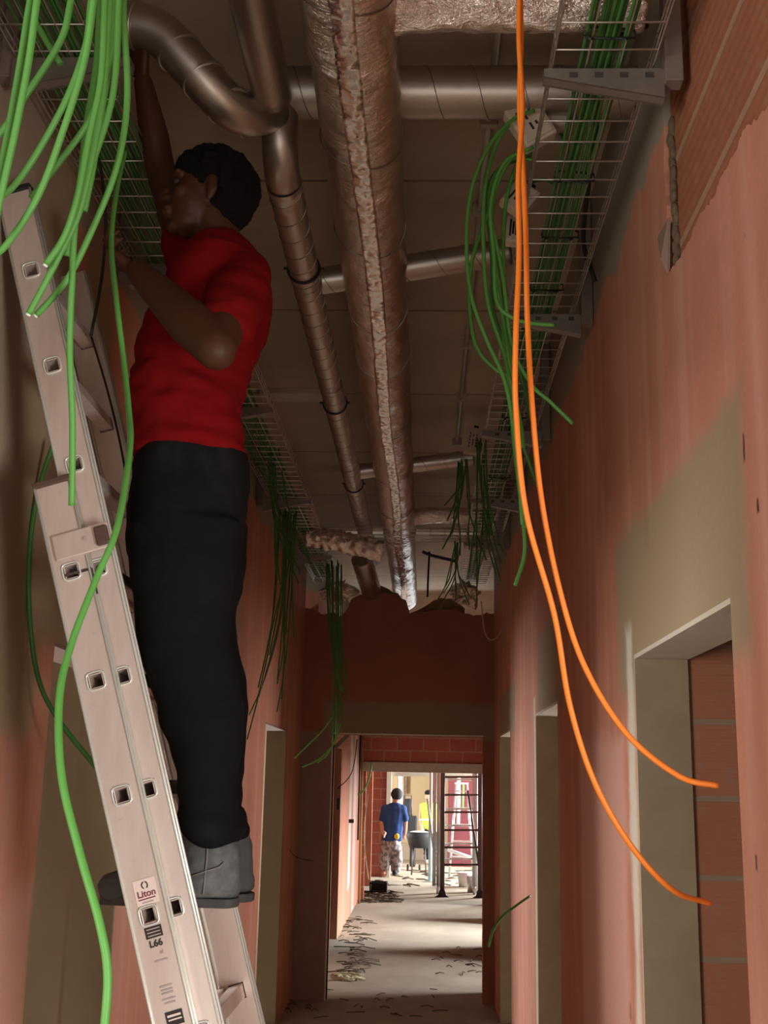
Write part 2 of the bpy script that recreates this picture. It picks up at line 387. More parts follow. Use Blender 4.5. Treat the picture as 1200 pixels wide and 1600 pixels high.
M['rubber'] = simple('black_rubber', (0.02, 0.02, 0.022), 0.7)
M['debris'] = simple('offcut_debris', (0.10, 0.075, 0.05), 0.9, 0, 0.5, 20)
M['straw'] = simple('pale_offcuts', (0.41, 0.38, 0.24), 0.9, 0, 0.3, 20)

# ================================================================== SETTING
XL, XR, T = -1.05, 0.60, 0.15; X2R_ = 1.10
H = 3.90; DH = 2.115                               # ceiling and door-head heights
fl = MB(); fl.box((-5, -3, -0.12), (5, 34, 0)); struct(fl, 'floor', M['floor'])
ce = MB(); ce.box((-5, -3, H), (5, 34, H + 0.2)); struct(ce, 'ceiling', M['ceiling'])

def wall_x(x0, x1, y0, y1, openings, zt=H, z0=0.0):
    """wall slab between x0 and x1 running along Y with rectangular openings (ya, yb, head)"""
    mb = MB(); y = y0
    for (a, b, h) in sorted(openings):
        mb.box((x0, y, z0), (x1, a, zt)); mb.box((x0, a, h), (x1, b, zt)); y = b
    mb.box((x0, y, z0), (x1, y1, zt)); return mb

R_doors = [(0.1, 1.55, DH), (2.27, 3.34, DH), (5.27, 6.30, DH), (8.15, 9.30, DH)]  # first right opening is unseen, added to let light onto the left wall
L_doors = [(-2.9, 1.3, 3.0), (3.24, 4.12, DH), (7.75, 8.95, DH)]  # first left opening is an unseen cut that admits the hall light
right_blobs = [(2.87, 2.25, 0.74, 0.25, 0.05, BEIGE), (3.41, 1.25, 0.05, 0.95, 0.03, (0.62, 0.56, 0.46)), (5.6, 2.3, 0.55, 0.22, 0.03, BEIGE),
               (8.5, 2.25, 0.8, 0.16, 0.03, BEIGE), (3.62, 1.29, 0.03, 0.11, 0.02, (0.25, 0.25, 0.19)), (4.17, 1.27, 0.05, 0.07, 0.02, (0.25, 0.25, 0.20)), (3.56, 1.12, 0.024, 0.022, 0.008, (0.04, 0.03, 0.02)), (2.12, 2.38, 0.006, 0.028, 0.006, (0.07, 0.03, 0.02)), (2.18, 1.62, 0.007, 0.014, 0.006, (0.06, 0.02, 0.02)), (2.05, 2.25, 0.004, 0.010, 0.004, (0.09, 0.04, 0.03)),
               (4.05, 0.9, 0.5, 1.0, 0.06, PINK2), (6.36, 1.0, 0.04, 1.2, 0.012, (0.60, 0.50, 0.40))]
M['wall_r'] = wall_mat('pink_plaster_right', 1, right_blobs)
left_blobs = [(3.7, 2.35, 0.75, 0.24, 0.03, BEIGE), (2.6, 2.75, 0.5, 0.9, 0.04, BEIGE), (1.9, 2.4, 0.9, 1.3, 0.05, (0.36, 0.29, 0.21)), (2.5, 0.6, 0.74, 0.85, 0.08, PINK2), (3.4, 2.0, 0.16, 2.0, 0.02, BEIGE),  # low pale pink patch paints daylight onto the near wall
              (6.3, 2.2, 0.22, 1.2, 0.04, (0.36, 0.27, 0.19)), (5.55, 3.2, 0.2, 0.5, 0.02, GREY)]
M['wall_l'] = wall_mat('pink_plaster_left', 1, left_blobs)
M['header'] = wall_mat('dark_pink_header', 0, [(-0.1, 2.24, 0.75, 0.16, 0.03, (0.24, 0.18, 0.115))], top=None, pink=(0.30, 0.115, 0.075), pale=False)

# right wall: brick core behind a plaster coat whose upper near edge has broken away
struct(wall_x(XR + 0.02, XR + T, -3, 10.0, R_doors), 'wall_right', M['brick_y'])
cr_y = PX(1045, 300, XR).y
def coat(poly, name='wall_right_plaster', x0=XR, x1=XR + 0.02, mats=None):
    mb = MB(); mb.prism(poly, 'x', x0, x1); return mb
edge = [(1045, 424), (1060, 405), (1078, 372), (1088, 345), (1105, 322), (1118, 300), (1126, 278), (1140, 250), (1150, 236), (1160, 205), (1178, 190), (1200, 165), (1230, 130), (1290, 60)]
ep = [(p.y, p.z) for p in (PX(x, y, XR) for x, y in edge)]
fine = []
for (a, b) in zip(ep, ep[1:]):
    for k in range(5):
        t = k / 5; fine.append((a[0] + (b[0]-a[0])*t, a[1] + (b[1]-a[1])*t + random.uniform(-0.006, 0.006)))
fine.append(ep[-1]); zb = fine[-1][1]
d0 = R_doors[1]
near = [(d0[0], 0)] + [(d0[0], DH), (d0[1], DH)] + [(d0[1], DH + 0.3), (cr_y + 0.02, DH + 0.3)] + [(cr_y + 0.02, ep[0][1])] + fine + [(-3, zb), (-3, 0), (0.1, 0), (0.1, DH), (1.55, DH), (1.55, 0)]
pm = MB(); pm.prism(near, 'x', XR, XR + 0.02)
# beyond the crevice the coat reaches the ceiling
yf = cr_y + 0.035
rag = [(cr_y + 0.019, DH + 0.3), (cr_y + 0.019, ep[0][1])]
z = ep[0][1]
while z < 3.42: rag.append((yf + random.uniform(-0.012, 0.012), z)); z += 0.035
far = rag + [(yf, H), (R_doors[2][0], H), (R_doors[2][0], 0), (d0[1], 0), (d0[1], DH + 0.3)]
pm.prism(far, 'x', XR, XR + 0.02)
for (a, b, nx) in ((R_doors[2][0], R_doors[2][1], R_doors[3][0]), (R_doors[3][0], R_doors[3][1], 10.0)):
    pm.box((XR, a, DH), (XR + 0.02, b, H)); pm.box((XR, b, 0), (XR + 0.02, nx, H))
tag(struct(pm, 'trim_1', M['wall_r']), 'pink plaster coat over the brick of the right corridor wall')
# crumbling crevice strip and curled flake
cv = MB()
z = ep[0][1] - 0.03
while z < 3.40:
    cv.ball((XR + 0.014 + random.uniform(-.003, .003), cr_y + 0.004 + random.uniform(-.008, .008), z), 0.010, 0.016, 0.022, 8, 6); z += 0.02
tag(struct(cv, 'trim_2', M['crumble']), 'crumbling mortar in the crevice of the right wall')
fk = MB(); a = PX(1044, 340, XR - .004); b = PX(1043, 428, XR - .004); c1 = PX(1027, 372, XR - .012); c2 = PX(1032, 405, XR - .02)
fk.add([a, c1, c2, b, a + Vector((.006, 0, 0)), c1 + Vector((.006, 0, 0)), c2 + Vector((.006, 0, 0)), b + Vector((.006, 0, 0))],
       [(0, 1, 2, 3), (7, 6, 5, 4), (0, 4, 5, 1), (1, 5, 6, 2), (2, 6, 7, 3), (3, 7, 4, 0)])
tag(fk.build('plaster_flake', M['dark_plaster']), 'curled grey flake of plaster peeling beside the crevice of the right wall', 'plaster flake')
# reveals (door linings) right and left
n = 3
def reveal(x0, x1, d, m, mh=None):
    global n
    j = MB(); j.box((x0, d[1] - 0.0, 0), (x1, d[1] - 0.018, DH)); tag(struct(j, 'trim_%d' % n, m), 'far jamb of a doorway'); n += 1
    j = MB()
    ns = 1                                          # uneven plastered head
    for i in range(ns):
        ya = d[0] + (d[1] - d[0] - .018) * i / ns; yb = d[0] + (d[1] - d[0] - .018) * (i + 1) / ns
        j.box((x0, ya, DH - 0.012), (x1, yb, DH))
    tag(struct(j, 'trim_%d' % n, mh or m), 'plastered head of a doorway'); n += 1
for i, d in enumerate(R_doors[1:]): reveal(XR, XR + T, d, M['plaster_grey'] if i else simple('stained_jamb_plaster', (0.42, 0.33, 0.225), 0.9, 0, 0.22, 6, 0.2), M['plaster_light'])
for d in L_doors[1:]: reveal(XL - T, XL, d, M['room_wall'], M['dark_plaster'])  # left jambs take the darker render, putting their weak light into the colour
struct(wall_x(XL - T, XL, -3, 10.0, L_doors), 'wall_left', M['wall_l'])
# rooms beside the corridor
rb = MB(); rb.box((XR + T, R_doors[1][1] + 0.0, 0), (4.9, R_doors[1][1] + 0.12, H)); tag(struct(rb, 'wall_room_brick', M['brick_x']), 'unplastered hollow brick wall seen through the nearest right doorway')
for k, (a, b) in enumerate(((XR + T, 4.9),)):
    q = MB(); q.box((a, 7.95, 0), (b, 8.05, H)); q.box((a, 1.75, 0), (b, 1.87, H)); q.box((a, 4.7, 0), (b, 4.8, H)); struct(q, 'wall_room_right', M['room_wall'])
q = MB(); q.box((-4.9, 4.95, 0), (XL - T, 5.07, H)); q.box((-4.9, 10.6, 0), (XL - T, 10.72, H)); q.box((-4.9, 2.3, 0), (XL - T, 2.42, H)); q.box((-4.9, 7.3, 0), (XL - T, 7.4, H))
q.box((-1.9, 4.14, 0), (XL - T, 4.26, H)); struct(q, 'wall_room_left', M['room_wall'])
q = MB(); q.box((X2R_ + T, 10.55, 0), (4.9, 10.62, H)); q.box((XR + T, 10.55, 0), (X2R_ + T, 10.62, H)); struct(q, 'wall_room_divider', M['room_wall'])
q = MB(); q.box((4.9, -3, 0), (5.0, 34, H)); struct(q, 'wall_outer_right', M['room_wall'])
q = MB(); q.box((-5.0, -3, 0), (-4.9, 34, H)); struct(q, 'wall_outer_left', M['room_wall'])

# cross wall with the portal
YP = 10.0
op = [P(521, 1147, YP), P(755, 1150, YP)]; oxl, oxr, oz = op[0].x, op[1].x, op[0].z
topl = [(476, 950), (492, 955), (505, 962), (522, 958), (532, 964), (541, 955), (548, 938), (562, 930), (590, 926), (622, 930), (634, 937), (640, 958), (690, 952), (712, 950), (722, 958), (740, 963), (760, 957), (775, 957)]
tp = []
for (a, b) in zip(topl, topl[1:]):
    for k in range(4):
        t = k/4; q = P(a[0] + (b[0]-a[0])*t, a[1] + (b[1]-a[1])*t + random.uniform(-2, 2), YP); tp.append((q.x, q.z))
q = P(775, 957, YP); tp.append((q.x, q.z)); tp[0] = (XL, tp[0][1]); tp[-1] = (XR, tp[-1][1])
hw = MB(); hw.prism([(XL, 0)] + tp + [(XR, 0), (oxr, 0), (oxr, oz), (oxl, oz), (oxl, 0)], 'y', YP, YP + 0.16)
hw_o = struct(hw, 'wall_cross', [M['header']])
bk = MB(); tp2 = [(x, zz + 0.10 * (0.5 + 0.5*math.sin(x*9)) * (1 if -0.5 < x < 0.5 else 0) + random.uniform(0, .01)) for x, zz in tp if -0.62 < x < 0.36]
bk.prism([(tp2[0][0], 3.0)] + tp2 + [(tp2[-1][0], 3.0)], 'y', YP + 0.05, YP + 0.13); tag(struct(bk, 'trim_%d' % n, M['stone']), 'broken ochre mortar along the top of the cross wall'); n += 1
pier = MB(); pier.box((XL, YP - 0.006, 0), (oxl - 0.012, YP, oz + 0.02)); tag(struct(pier, 'trim_%d' % n, M['dark_plaster']), 'brown plastered pier left of the portal'); n += 1
eb = MB(); eb.box((oxl - 0.012, YP - 0.01, 0), (oxl, YP + 0.16, oz)); eb.box((oxl - 0.012, YP - 0.01, oz - 0.0), (oxr, YP + 0.0, oz + 0.012)); tag(struct(eb, 'trim_%d' % n, M['plaster_light']), 'pale corner bead around the portal'); n += 1

# passage beyond the portal
X2L, X2R = -0.95, 1.10
r2 = [(10.70, 12.15, 2.1), (13.55, 15.35, 2.1), (16.2, 17.6, 2.1)]
struct(wall_x(X2R, X2R + T, YP + 0.16, 17.9, r2), 'wall_passage_right', wall_mat('pink_plaster_passage', 1, [], pale=True))
pl_ = wall_mat('pink_plaster_passage_left', 1, [(15.6, 1.4, 0.25, 1.0, 0.03, (0.55, 0.50, 0.42)), (16.6, 1.0, 0.3, 2.0, 0.02, (0.60, 0.42, 0.36))], pale=True)
struct(wall_x(X2L - T, X2L, YP + 0.16, 18.0, [(12.6, 13.7, 2.1)]), 'wall_passage_left', pl_)
for k, yy in enumerate((12.2, 13.5, 15.4, 16.15)):
    q = MB(); q.box((X2R + T, yy, 0), (4.9, yy + 0.06, H)); struct(q, 'wall_passage_room_%d' % k, M['room_wall'])
# second cross wall with concrete beam
YB = 18.0
bl = P(567, 1205, YB); br = P(752, 1205, YB); b_up = P(600, 1191, YB); jl = P(572, 1300, YB).x
q = MB(); q.box((-4.9, YB, 0), (jl - 0.02, YB + 0.2, H)); q.box((jl - 0.02, YB, b_up.z), (1.3, YB + 0.2, H)); q.box((1.12, YB, 0), (4.9, YB + 0.2, H)); struct(q, 'wall_passage_end', M['brick_far'])
q = MB(); q.box((jl - 0.22, YB - 0.03, bl.z), (1.12, YB + 0.2, b_up.z)); tag(struct(q, 'trim_%d' % n, M['concrete']), 'concrete lintel over the far opening'); n += 1
# far hall
q = MB(); a = P(578, 1300, 22.5).x; b_ = P(603, 1300, 22.5).x; q.box((-4.9, 22.5, 0), (b_, 22.7, H)); struct(q, 'wall_far_left', M['brick_far'])
q = MB(); q.box((b_, 22.4, 0), (P(610, 1300, 22.4).x, 22.7, 2.6)); tag(struct(q, 'trim_%d' % n, M['plaster_light']), 'pale jamb in the far hall'); n += 1
q = MB(); a = P(573, 1240, 20.5); q.box((a.x - .03, 20.5, 0), (P(582, 1240, 20.5).x, 20.6, 2.6)); tag(struct(q, 'trim_%d' % n, wall_mat('pink_post', 0, [], top=None)), 'narrow pink pier in the far hall'); n += 1
q = MB(); q.box((-4.9, 30, 0), (4.9, 30.2, H)); struct(q, 'wall_far_end', M['pale_wall'])
q = MB(); zt = P(640, 1213, 22.5).z; q.box((b_, 22.45, zt), (1.8, 22.65, H)); struct(q, 'wall_far_header', M['concrete'])
wx0 = P(700, 1300, 25.6).x; q = MB(); q.box((wx0, 25.6, 0), (4.9, 25.75, H)); struct(q, 'wall_far_right', simple('dark_red_far_wall', (0.09, 0.018, 0.022), 0.9, 0, 0.2, 3))
q = MB(); zc = P(640, 1330, 26).z
q.box((-1.2, 27.5, 0), (1.2, 27.9, 0.35)); tag(q.build('timber_step', M['concrete']), 'long low grey plinth across the far hall', 'plinth')
# pale windows in the far hall
for k, (x0, x1, y0, y1) in enumerate(((622, 634, 1208, 1240),)):
    a = P(x0, y1, 29.9); b = P(x1, y0, 29.9); q = MB(); q.box((a.x, 29.92, a.z), (b.x, 29.96, b.z))
    f_ = struct(q, 'window_1', M['white'])
    g = MB(); 
    for xx in (a.x, (a.x+b.x)/2, b.x): g.box((xx - .02, 29.88, a.z), (xx + .02, 29.92, b.z))
    g.build('window_frame', M['scaf'], f_) if False else tag(g.build('window_2', M['scaf']), kind='structure')
# end of corridor behind the camera is open to daylight

# ================================================================== DUCTS
Hd = 1.77
def along(x_px, y_px, drop):                       # point at height drop above the camera seen at pixel
    return PZ(x_px, y_px, CAMZ + drop)
bd0 = along(556, 111, Hd); bd1 = along(624, 832, Hd)
bx = (bd0.x + bd1.x) / 2; bz = CAMZ + Hd; BR = 0.113
t = thing('foil_wrapped_duct', 'thick silver foil-wrapped ventilation duct running along the middle of the ceiling', 'duct', (bx, 5, bz))
g = MB(); seg = 48; ys = [0.8 + i * 0.012 for i in range(int((11.4 - 0.8) / 0.012))]
vs = []; 
for i, y in enumerate(ys):
    for k in range(seg):
        a = 2*math.pi*k/seg
        wv = noise.noise(Vector((math.cos(a)*1.6, y*9, math.sin(a)*1.6)))*0.0042 + noise.noise(Vector((math.cos(a)*4, y*26, math.sin(a)*4 + 7)))*0.0022
        bot = max(0, -math.sin(a) - 0.6) * 2.5
        wv += bot * 0.004 * abs(noise.noise(Vector((math.cos(a)*2, y*34, 3))))
        band = 0.0025 * (1 if (y % 0.62) < 0.03 else 0)
        rr_ = BR + wv + band
        vs.append((bx + rr_*math.cos(a), y, bz + rr_*math.sin(a)))
fs = [(i*seg+k, i*seg+(k+1) % seg, (i+1)*seg+(k+1) % seg, (i+1)*seg+k) for i in range(len(ys)-1) for k in range(seg)]
g.add(vs, fs, True).build('foil_jacket', M['foil'], t, fix=False)
g = MB(); vs = []; fs = []                          # paler crumpled strip along the underside
ny = 4200; na = 8
for i in range(ny):
    y = 0.8 + i * 9.8 / ny
    c0 = -math.pi/2 + 0.02 + 0.06*math.sin(y*2.1); wdt = 0.42 + 0.05*noise.noise(Vector((y*5, 1, 1)))
    for k in range(na):
        a = c0 + (k/(na-1) - 0.5)*2*wdt*0.55
        rr_ = BR + 0.009 + 0.007*noise.noise(Vector((a*4, y*24, 2))) + 0.004*noise.noise(Vector((a*9, y*62, 5)))
        vs.append((bx + rr_*math.cos(a), y, bz + rr_*math.sin(a)))
fs = [(i*na+k, i*na+k+1, (i+1)*na+k+1, (i+1)*na+k) for i in range(ny-1) for k in range(na-1)]
tp_o = g.add(vs, fs, True).build('foil_strip', simple('bright_foil_strip', (0.96, 0.94, 0.90), 0.22, 0.95, 0.03, 60, 0.5), t, fix=False); tp_o['label'] = 'bright crumpled strip'
sdf = tp_o.modifiers.new('thick', 'SOLIDIFY'); sdf.thickness = 0.001
for y in (1.4, 2.25, 2.9, 3.45, 4.1, 4.6, 5.5, 6.4, 7.3, 8.2):
    b = MB(); pts = [(bx + (BR + .004)*math.cos(a_), y + 0.02*math.sin(a_*2 + y), bz + (BR + .004)*math.sin(a_)) for a_ in [2*math.pi*k/40 for k in range(41)]]
    b.tube(pts, 0.0022, 5, False).build('foil_strip_edge', M['seam'], t)

def duct(name, label, path, r, seam=0.11, mat=None, seg=28, group=None, jit=0.0, nsp=10):
    pts = spline(path, nsp) if len(path) > 2 else [Vector(path[0]).lerp(Vector(path[1]), i/60) for i in range(61)]
    t = thing(name, label, 'duct', (pts[len(pts)//2]), group)
    MB().tube(pts, r, seg, True, jit=jit).build('pipe', mat or M['duct'], t)
    s_ = MB()
    if seam:
        hx = []; p0, p1 = pts[0], pts[-1]; L = (p1 - p0).length; dn = (p1 - p0).normalized(); u_ = dn.orthogonal().normalized(); v_ = dn.cross(u_)
        nst = int(L/seam*20)
        for i in range(nst): q = 2*math.pi*i/20; hx.append(p0 + dn*(L*i/nst) + (u_*math.cos(q) + v_*math.sin(q))*(r + .0006))
        s_.tube(hx, 0.0017, 4, False)
    if s_.v: s_.build('spiral_seam', M['seam'], t)
    return t
sx = (along(455, 330, Hd).x + along(553, 760, Hd).x)/2; sz = CAMZ + Hd
y1c = along(720, 145, 1.99).y; print('Y1', y1c, sx)
sd = duct('spiral_duct', 'slim grey spiral duct running down the corridor left of the foil duct', [(sx, y1c + .15, sz), (sx, 9.4, sz)], 0.053, 0.12)
MB().tube(spline([(sx, y1c + .17, sz), (sx, y1c + .07, sz + .012), (sx, y1c + .01, sz + .07), (sx, y1c, sz + .17)], 6), 0.0532, 28).build('upturned_bend', M['duct'], sd)
for (px_, py_) in ((478, 440), (522, 645), (549, 768)):
    y = along(px_, py_, Hd - 0.05).y
    b = MB(); b.tube([(sx + .057*math.cos(a_), y, sz + .057*math.sin(a_)) for a_ in [2*math.pi*k/28 for k in range(29)]], 0.0045, 6, False)
    b.tube([(sx - .06, y, sz), (sx - .072, y, sz)], .005, 6); b.tube([(sx + .06, y, sz), (sx + .072, y, sz)], .005, 6)
    b.build('clamp_ring', M['clamp'], sd)
yc = along(446, 310, Hd - 0.05).y
b = MB(); b.tube([(sx, yc - .015, sz), (sx, yc + .015, sz)], .0555, 28, False).build('coupling_sleeve', M['galv'], sd)
for px_, py_ in ((490, 385), (545, 713)):
    y = along(px_, py_, Hd).y
for k, y in enumerate((3.9, 5.0, 7.2, 8.2)):
    b = MB(); b.tube([(sx, y - .012, sz), (sx, y + .012, sz)], .0548, 28, False).build('coupling_sleeve', M['duct'], sd)
# near continuation past the cross duct
duct('spiral_duct', 'dark grey duct at the top edge just before the cross duct', [(sx - 0.005, 0.9, sz + 0.12), (sx - 0.005, y1c - .14, sz + 0.12)], 0.056, 0.0)
# cross ducts over the foil duct
cz = CAMZ + 1.99
y1 = along(720, 145, 1.99).y
duct('cross_duct', 'wide grey spiral duct crossing above the foil duct nearest the camera', [(-0.44, y1, cz), (XR + .012, y1, cz)], 0.076, 0.13, group=None)
el = duct('elbow_duct', 'grey segmented elbow duct snaking to the upper left above the worker',
     [P(190, 40, 2.75), P(222, 41, 2.75), P(254, 56, 2.76), P(285, 88, 2.78), P(328, 136, 2.82), P(360, 168, 2.87), P(392, 180, 2.93), P(425, 172, 3.0)], 0.060, 0.0, nsp=4)
for (px_, py_, Y_) in ((212, 40, 2.75), (280, 83, 2.78), (356, 165, 2.86), (386, 179, 2.92), (318, 125, 2.81)):
    c = P(px_, py_, Y_); d = (P(px_ + (30 if px_ < 230 or px_ > 360 else 20), py_ + (5 if px_ < 230 else (8 if px_ > 360 else 30)), Y_) - c).normalized(); u_ = d.orthogonal().normalized(); v_ = d.cross(u_)
    MB().tube([c + (u_*math.cos(q) + v_*math.sin(q))*0.0615 for q in [2*math.pi*k/28 for k in range(29)]], 0.006, 6, False).build('joint_rib', M['galv'], el)
y2 = along(690, 393, 1.93).y
duct('cross_duct', 'grey spiral duct crossing above the foil duct below the long spiral duct clamp', [(sx, y2, sz + 0.03), (0.30, y2, CAMZ + 1.93)], 0.05, 0.14)
y3 = along(690, 714, 1.9).y
duct('cross_duct', 'grey spiral duct crossing above the foil duct, in front of the foil-wrapped branch', [(sx + .02, y3, sz + 0.03), (0.28, y3, CAMZ + 1.9)], 0.047, 0.12)
y4 = along(690, 806, 1.86).y
duct('foil_branch_duct', 'foil-wrapped branch duct to the right at the far end of the foil duct', [(bx, y4, bz + .03), (bx + .2, y4, CAMZ + 1.86), (0.50, y4, CAMZ + 1.86)], 0.058, 0, M['foil'], jit=0.006, nsp=30)
yb_ = along(700, 8, 1.80).y
duct('foil_branch_duct', 'foil-wrapped branch duct to the right at the top edge of the photo', [(bx, yb_, bz), (bx + .15, yb_, CAMZ + 1.80), (0.24, yb_, CAMZ + 1.80), (0.5, yb_, CAMZ + 1.80)], 0.062, 0, M['foil'], jit=0.008, nsp=30)
duct('foil_branch_duct', 'crumpled foil-wrapped duct crossing left below the ceiling before the cross wall', [P(480, 838, 7.9), P(510, 842, 7.9), P(550, 850, 7.9), P(598, 862, 7.9)], 0.07, 0, M['foil'], jit=0.03, nsp=20)
# crumpled foil bundles and drop ducts over the cross wall
for (px_, py_, Y_, r_, lb) in ((528, 925, 9.6, 0.10, 'crumpled silver foil bundle over the left end of the cross wall'), (727, 930, 9.7, 0.09, 'crumpled silver foil bundle over the right end of the cross wall')):
    g = MB(); c = P(px_, py_, Y_); g.ball(c, r_*1.3, 0.1, r_, 26, 16); g.sm = [False]*len(g.sm)
    for v in g.v: v += (v - c).normalized() * (0.07*noise.noise(v*14) + 0.05*noise.noise(v*37))
    tag(g.build('foil_bundle', M['foil']), lb, 'foil bundle')
duct('foil_drop_duct', 'short grey duct dropping toward the cross wall below the slim spiral duct', [P(565, 872, 9.2), P(575, 905, 9.5), P(583, 935, 10.4)], 0.085, 0, M['duct'], jit=0.01)
# long grey insulation tray crossing (wire tray across the corridor)

# ================================================================== CEILING CONDUIT
cx_ = PZ(735, 480, H - .03).x
t = thing('conduit_pipe', 'thin grey conduit pipe fixed along the ceiling right of the foil duct', 'pipe', (cx_, 4, H - .03))
ye = PZ(712, 692, H - .03).y
MB().tube([(cx_, 1.5, H - .028), (cx_, ye, H - .028)], .011, 10).build('pipe', M['conduit'], t)
for py_ in (540, 622, 692, 190, 330):
    y = PZ(725, py_, H - .03).y; b = MB(); b.box((cx_ - .03, y - .012, H - .05), (cx_ + .03, y + .012, H)); b.build('pipe_clip', M['conduit'], t, bevel=.004)
a = PZ(405, 612, H - .02); b = PZ(512, 626, H - .02)
MB().box((a.x, b.y, H - .03), (b.x - .02, a.y, H)).build('ceiling_batten', M['plaster_light']); tag(bpy.context.scene.objects['ceiling_batten'], 'pale batten fixed across the ceiling left of the slim duct', 'batten')

# ================================================================== CABLE TRAYS
def wire_tray(label, x0, x1, y0, y1, z, step=0.075, group=None, along_y=True):
    step = 0.1
    t = thing('cable_tray', label, 'cable tray', ((x0+x1)/2, (y0+y1)/2, z), group)
    lw = MB(); cw = MB(); r = 0.0023; hgt = 0.045
    if along_y:
        nx = 4
        for i in range(nx):
            x = x0 + (x1-x0)*i/(nx-1); lw.tube([(x, y0, z), (x, y1, z)], r, 5)
        for x in (x0, x1):
            for zz in (z + hgt/2, z + hgt): lw.tube([(x, y0, zz), (x, y1, zz)], r, 5)
        y = y0
        while y <= y1 + 1e-6:
            cw.tube([(x0, y, z + hgt), (x0, y, z), (x1, y, z), (x1, y, z + hgt)], r*1.1, 5); y += step
    else:
        for i in range(5):
            y = y0 + (y1-y0)*i/4; lw.tube([(x0, y, z), (x1, y, z)], r, 5)
        for y in (y0, y1):
            for zz in (z + hgt/2, z + hgt): lw.tube([(x0, y, zz), (x1, y, zz)], r*1.4, 5)
        x = x0
        while x <= x1 + 1e-6:
            cw.tube([(x, y0, z + hgt), (x, y0, z), (x, y1, z), (x, y1, z + hgt)], r*1.1, 5); x += step
    lw.build('long_wires', M['galv'], t); cw.build('cross_wires', M['galv'], t)
    return t
TZ = 3.43
RTX0, RTX1 = 0.29, 0.53; LTX0, LTX1 = -0.97, -0.73
wire_tray('galvanised wire cable tray on the right wall, nearest length before the first joint', RTX0, RTX1, 0.9, 4.10, TZ, group='right wire trays')
wire_tray('galvanised wire cable tray on the right wall, middle length behind the hanging green cables', RTX0, RTX1, 4.13, 7.05, TZ, group='right wire trays')
wire_tray('galvanised wire cable tray on the right wall, far length by the cross wall', RTX0, RTX1, 7.08, 9.9, TZ, group='right wire trays')
wire_tray('galvanised wire cable tray on the left wall, nearest length above the ladder', -1.0, -0.80, 0.9, 4.10, TZ, group='left wire trays')
wire_tray('galvanised wire cable tray on the left wall, middle length behind the worker in red', LTX0, LTX1, 4.13, 7.05, TZ, group='left wire trays')
wire_tray('galvanised wire cable tray on the left wall, far length by the cross wall', LTX0, LTX1, 7.08, 9.9, TZ, group='left wire trays')
wire_tray('wire cable tray spanning the corridor from wall to wall before the cross wall', LTX0, RTX1, 7.75, 7.98, TZ - .03, along_y=False)

def bracket_proto():
    t = thing('tray_bracket', 'x', 'bracket', (0, 0, 0), 'wall brackets under the trays')
    # local frame: wall at x = 0, arm reaching to -x, arm top at z = 0
    p = MB(); p.box((-0.045, -0.022, -0.05), (-0.003, 0.022, 0.44)); p.box((-0.012, 0.022, -0.02), (-0.003, 0.045, 0.44)); p.build('post', M['post'], t, bevel=.002)
    a = MB(); a.prism([(-0.045, -0.01), (-0.33, -0.01), (-0.33, -0.03), (-0.045, -0.085)], 'y', -0.004, 0.0)
    a.prism([(-0.045, -0.01), (-0.33, -0.01), (-0.33, -0.03), (-0.045, -0.085)], 'y', 0.028, 0.032)
    a.prism([(-0.045, -0.085), (-0.33, -0.03), (-0.33, -0.026), (-0.045, -0.081)], 'y', -0.006, 0.034)
    a.box((-0.33, -0.004, -0.01), (-0.05, 0.032, -0.007)); a.build('arm', M['bracket'], t)
    arm = [c for c in t.children if c.name.startswith('arm')][0]
    for k in range(4): MB().box((-0.09 - k*.06, -0.0055, -0.032), (-0.07 - k*.06, -0.0035, -0.018)).build('slot', M['alu_dark'], arm)
    return t
bp = bracket_proto()
bys = []
for (px_, py_) in ((1040, 140), (905, 520), (845, 715), (800, 800), (776, 858)):
    bys.append(PX(px_, py_, XR).y)
Rb = [PZ(950, y_, TZ - .01).y for y_ in (110, 493, 676, 782, 850)]
names = ['nearest to the camera under the right tray', 'second along the right tray, below the cream boxes', 'third along the right tray, behind the orange cables', 'fourth along the right tray', 'last on the right tray before the cross wall']
bp.location = (XR, Rb[0], TZ); bp['label'] = 'galvanised wall bracket ' + names[0]
for y, nm in list(zip(Rb, names))[1:]: copy_tree(bp, (XR, y, TZ), label='galvanised wall bracket ' + nm)
Lb = [PZ(100, 104, TZ - .01).y, PZ(190, 420, TZ - .01).y, PZ(330, 640, TZ - .01).y, PZ(420, 782, TZ - .01).y, PZ(460, 868, TZ - .01).y]
names = ['nearest to the camera under the left tray', 'second along the left tray, beside the worker hand', 'third along the left tray, hidden mostly by the worker', 'fourth along the left tray, right of the black trousers', 'last on the left tray before the cross wall']
for y, nm in zip(Lb, names): copy_tree(bp, (XL, y, TZ), rotz=math.pi, label='galvanised wall bracket ' + nm)

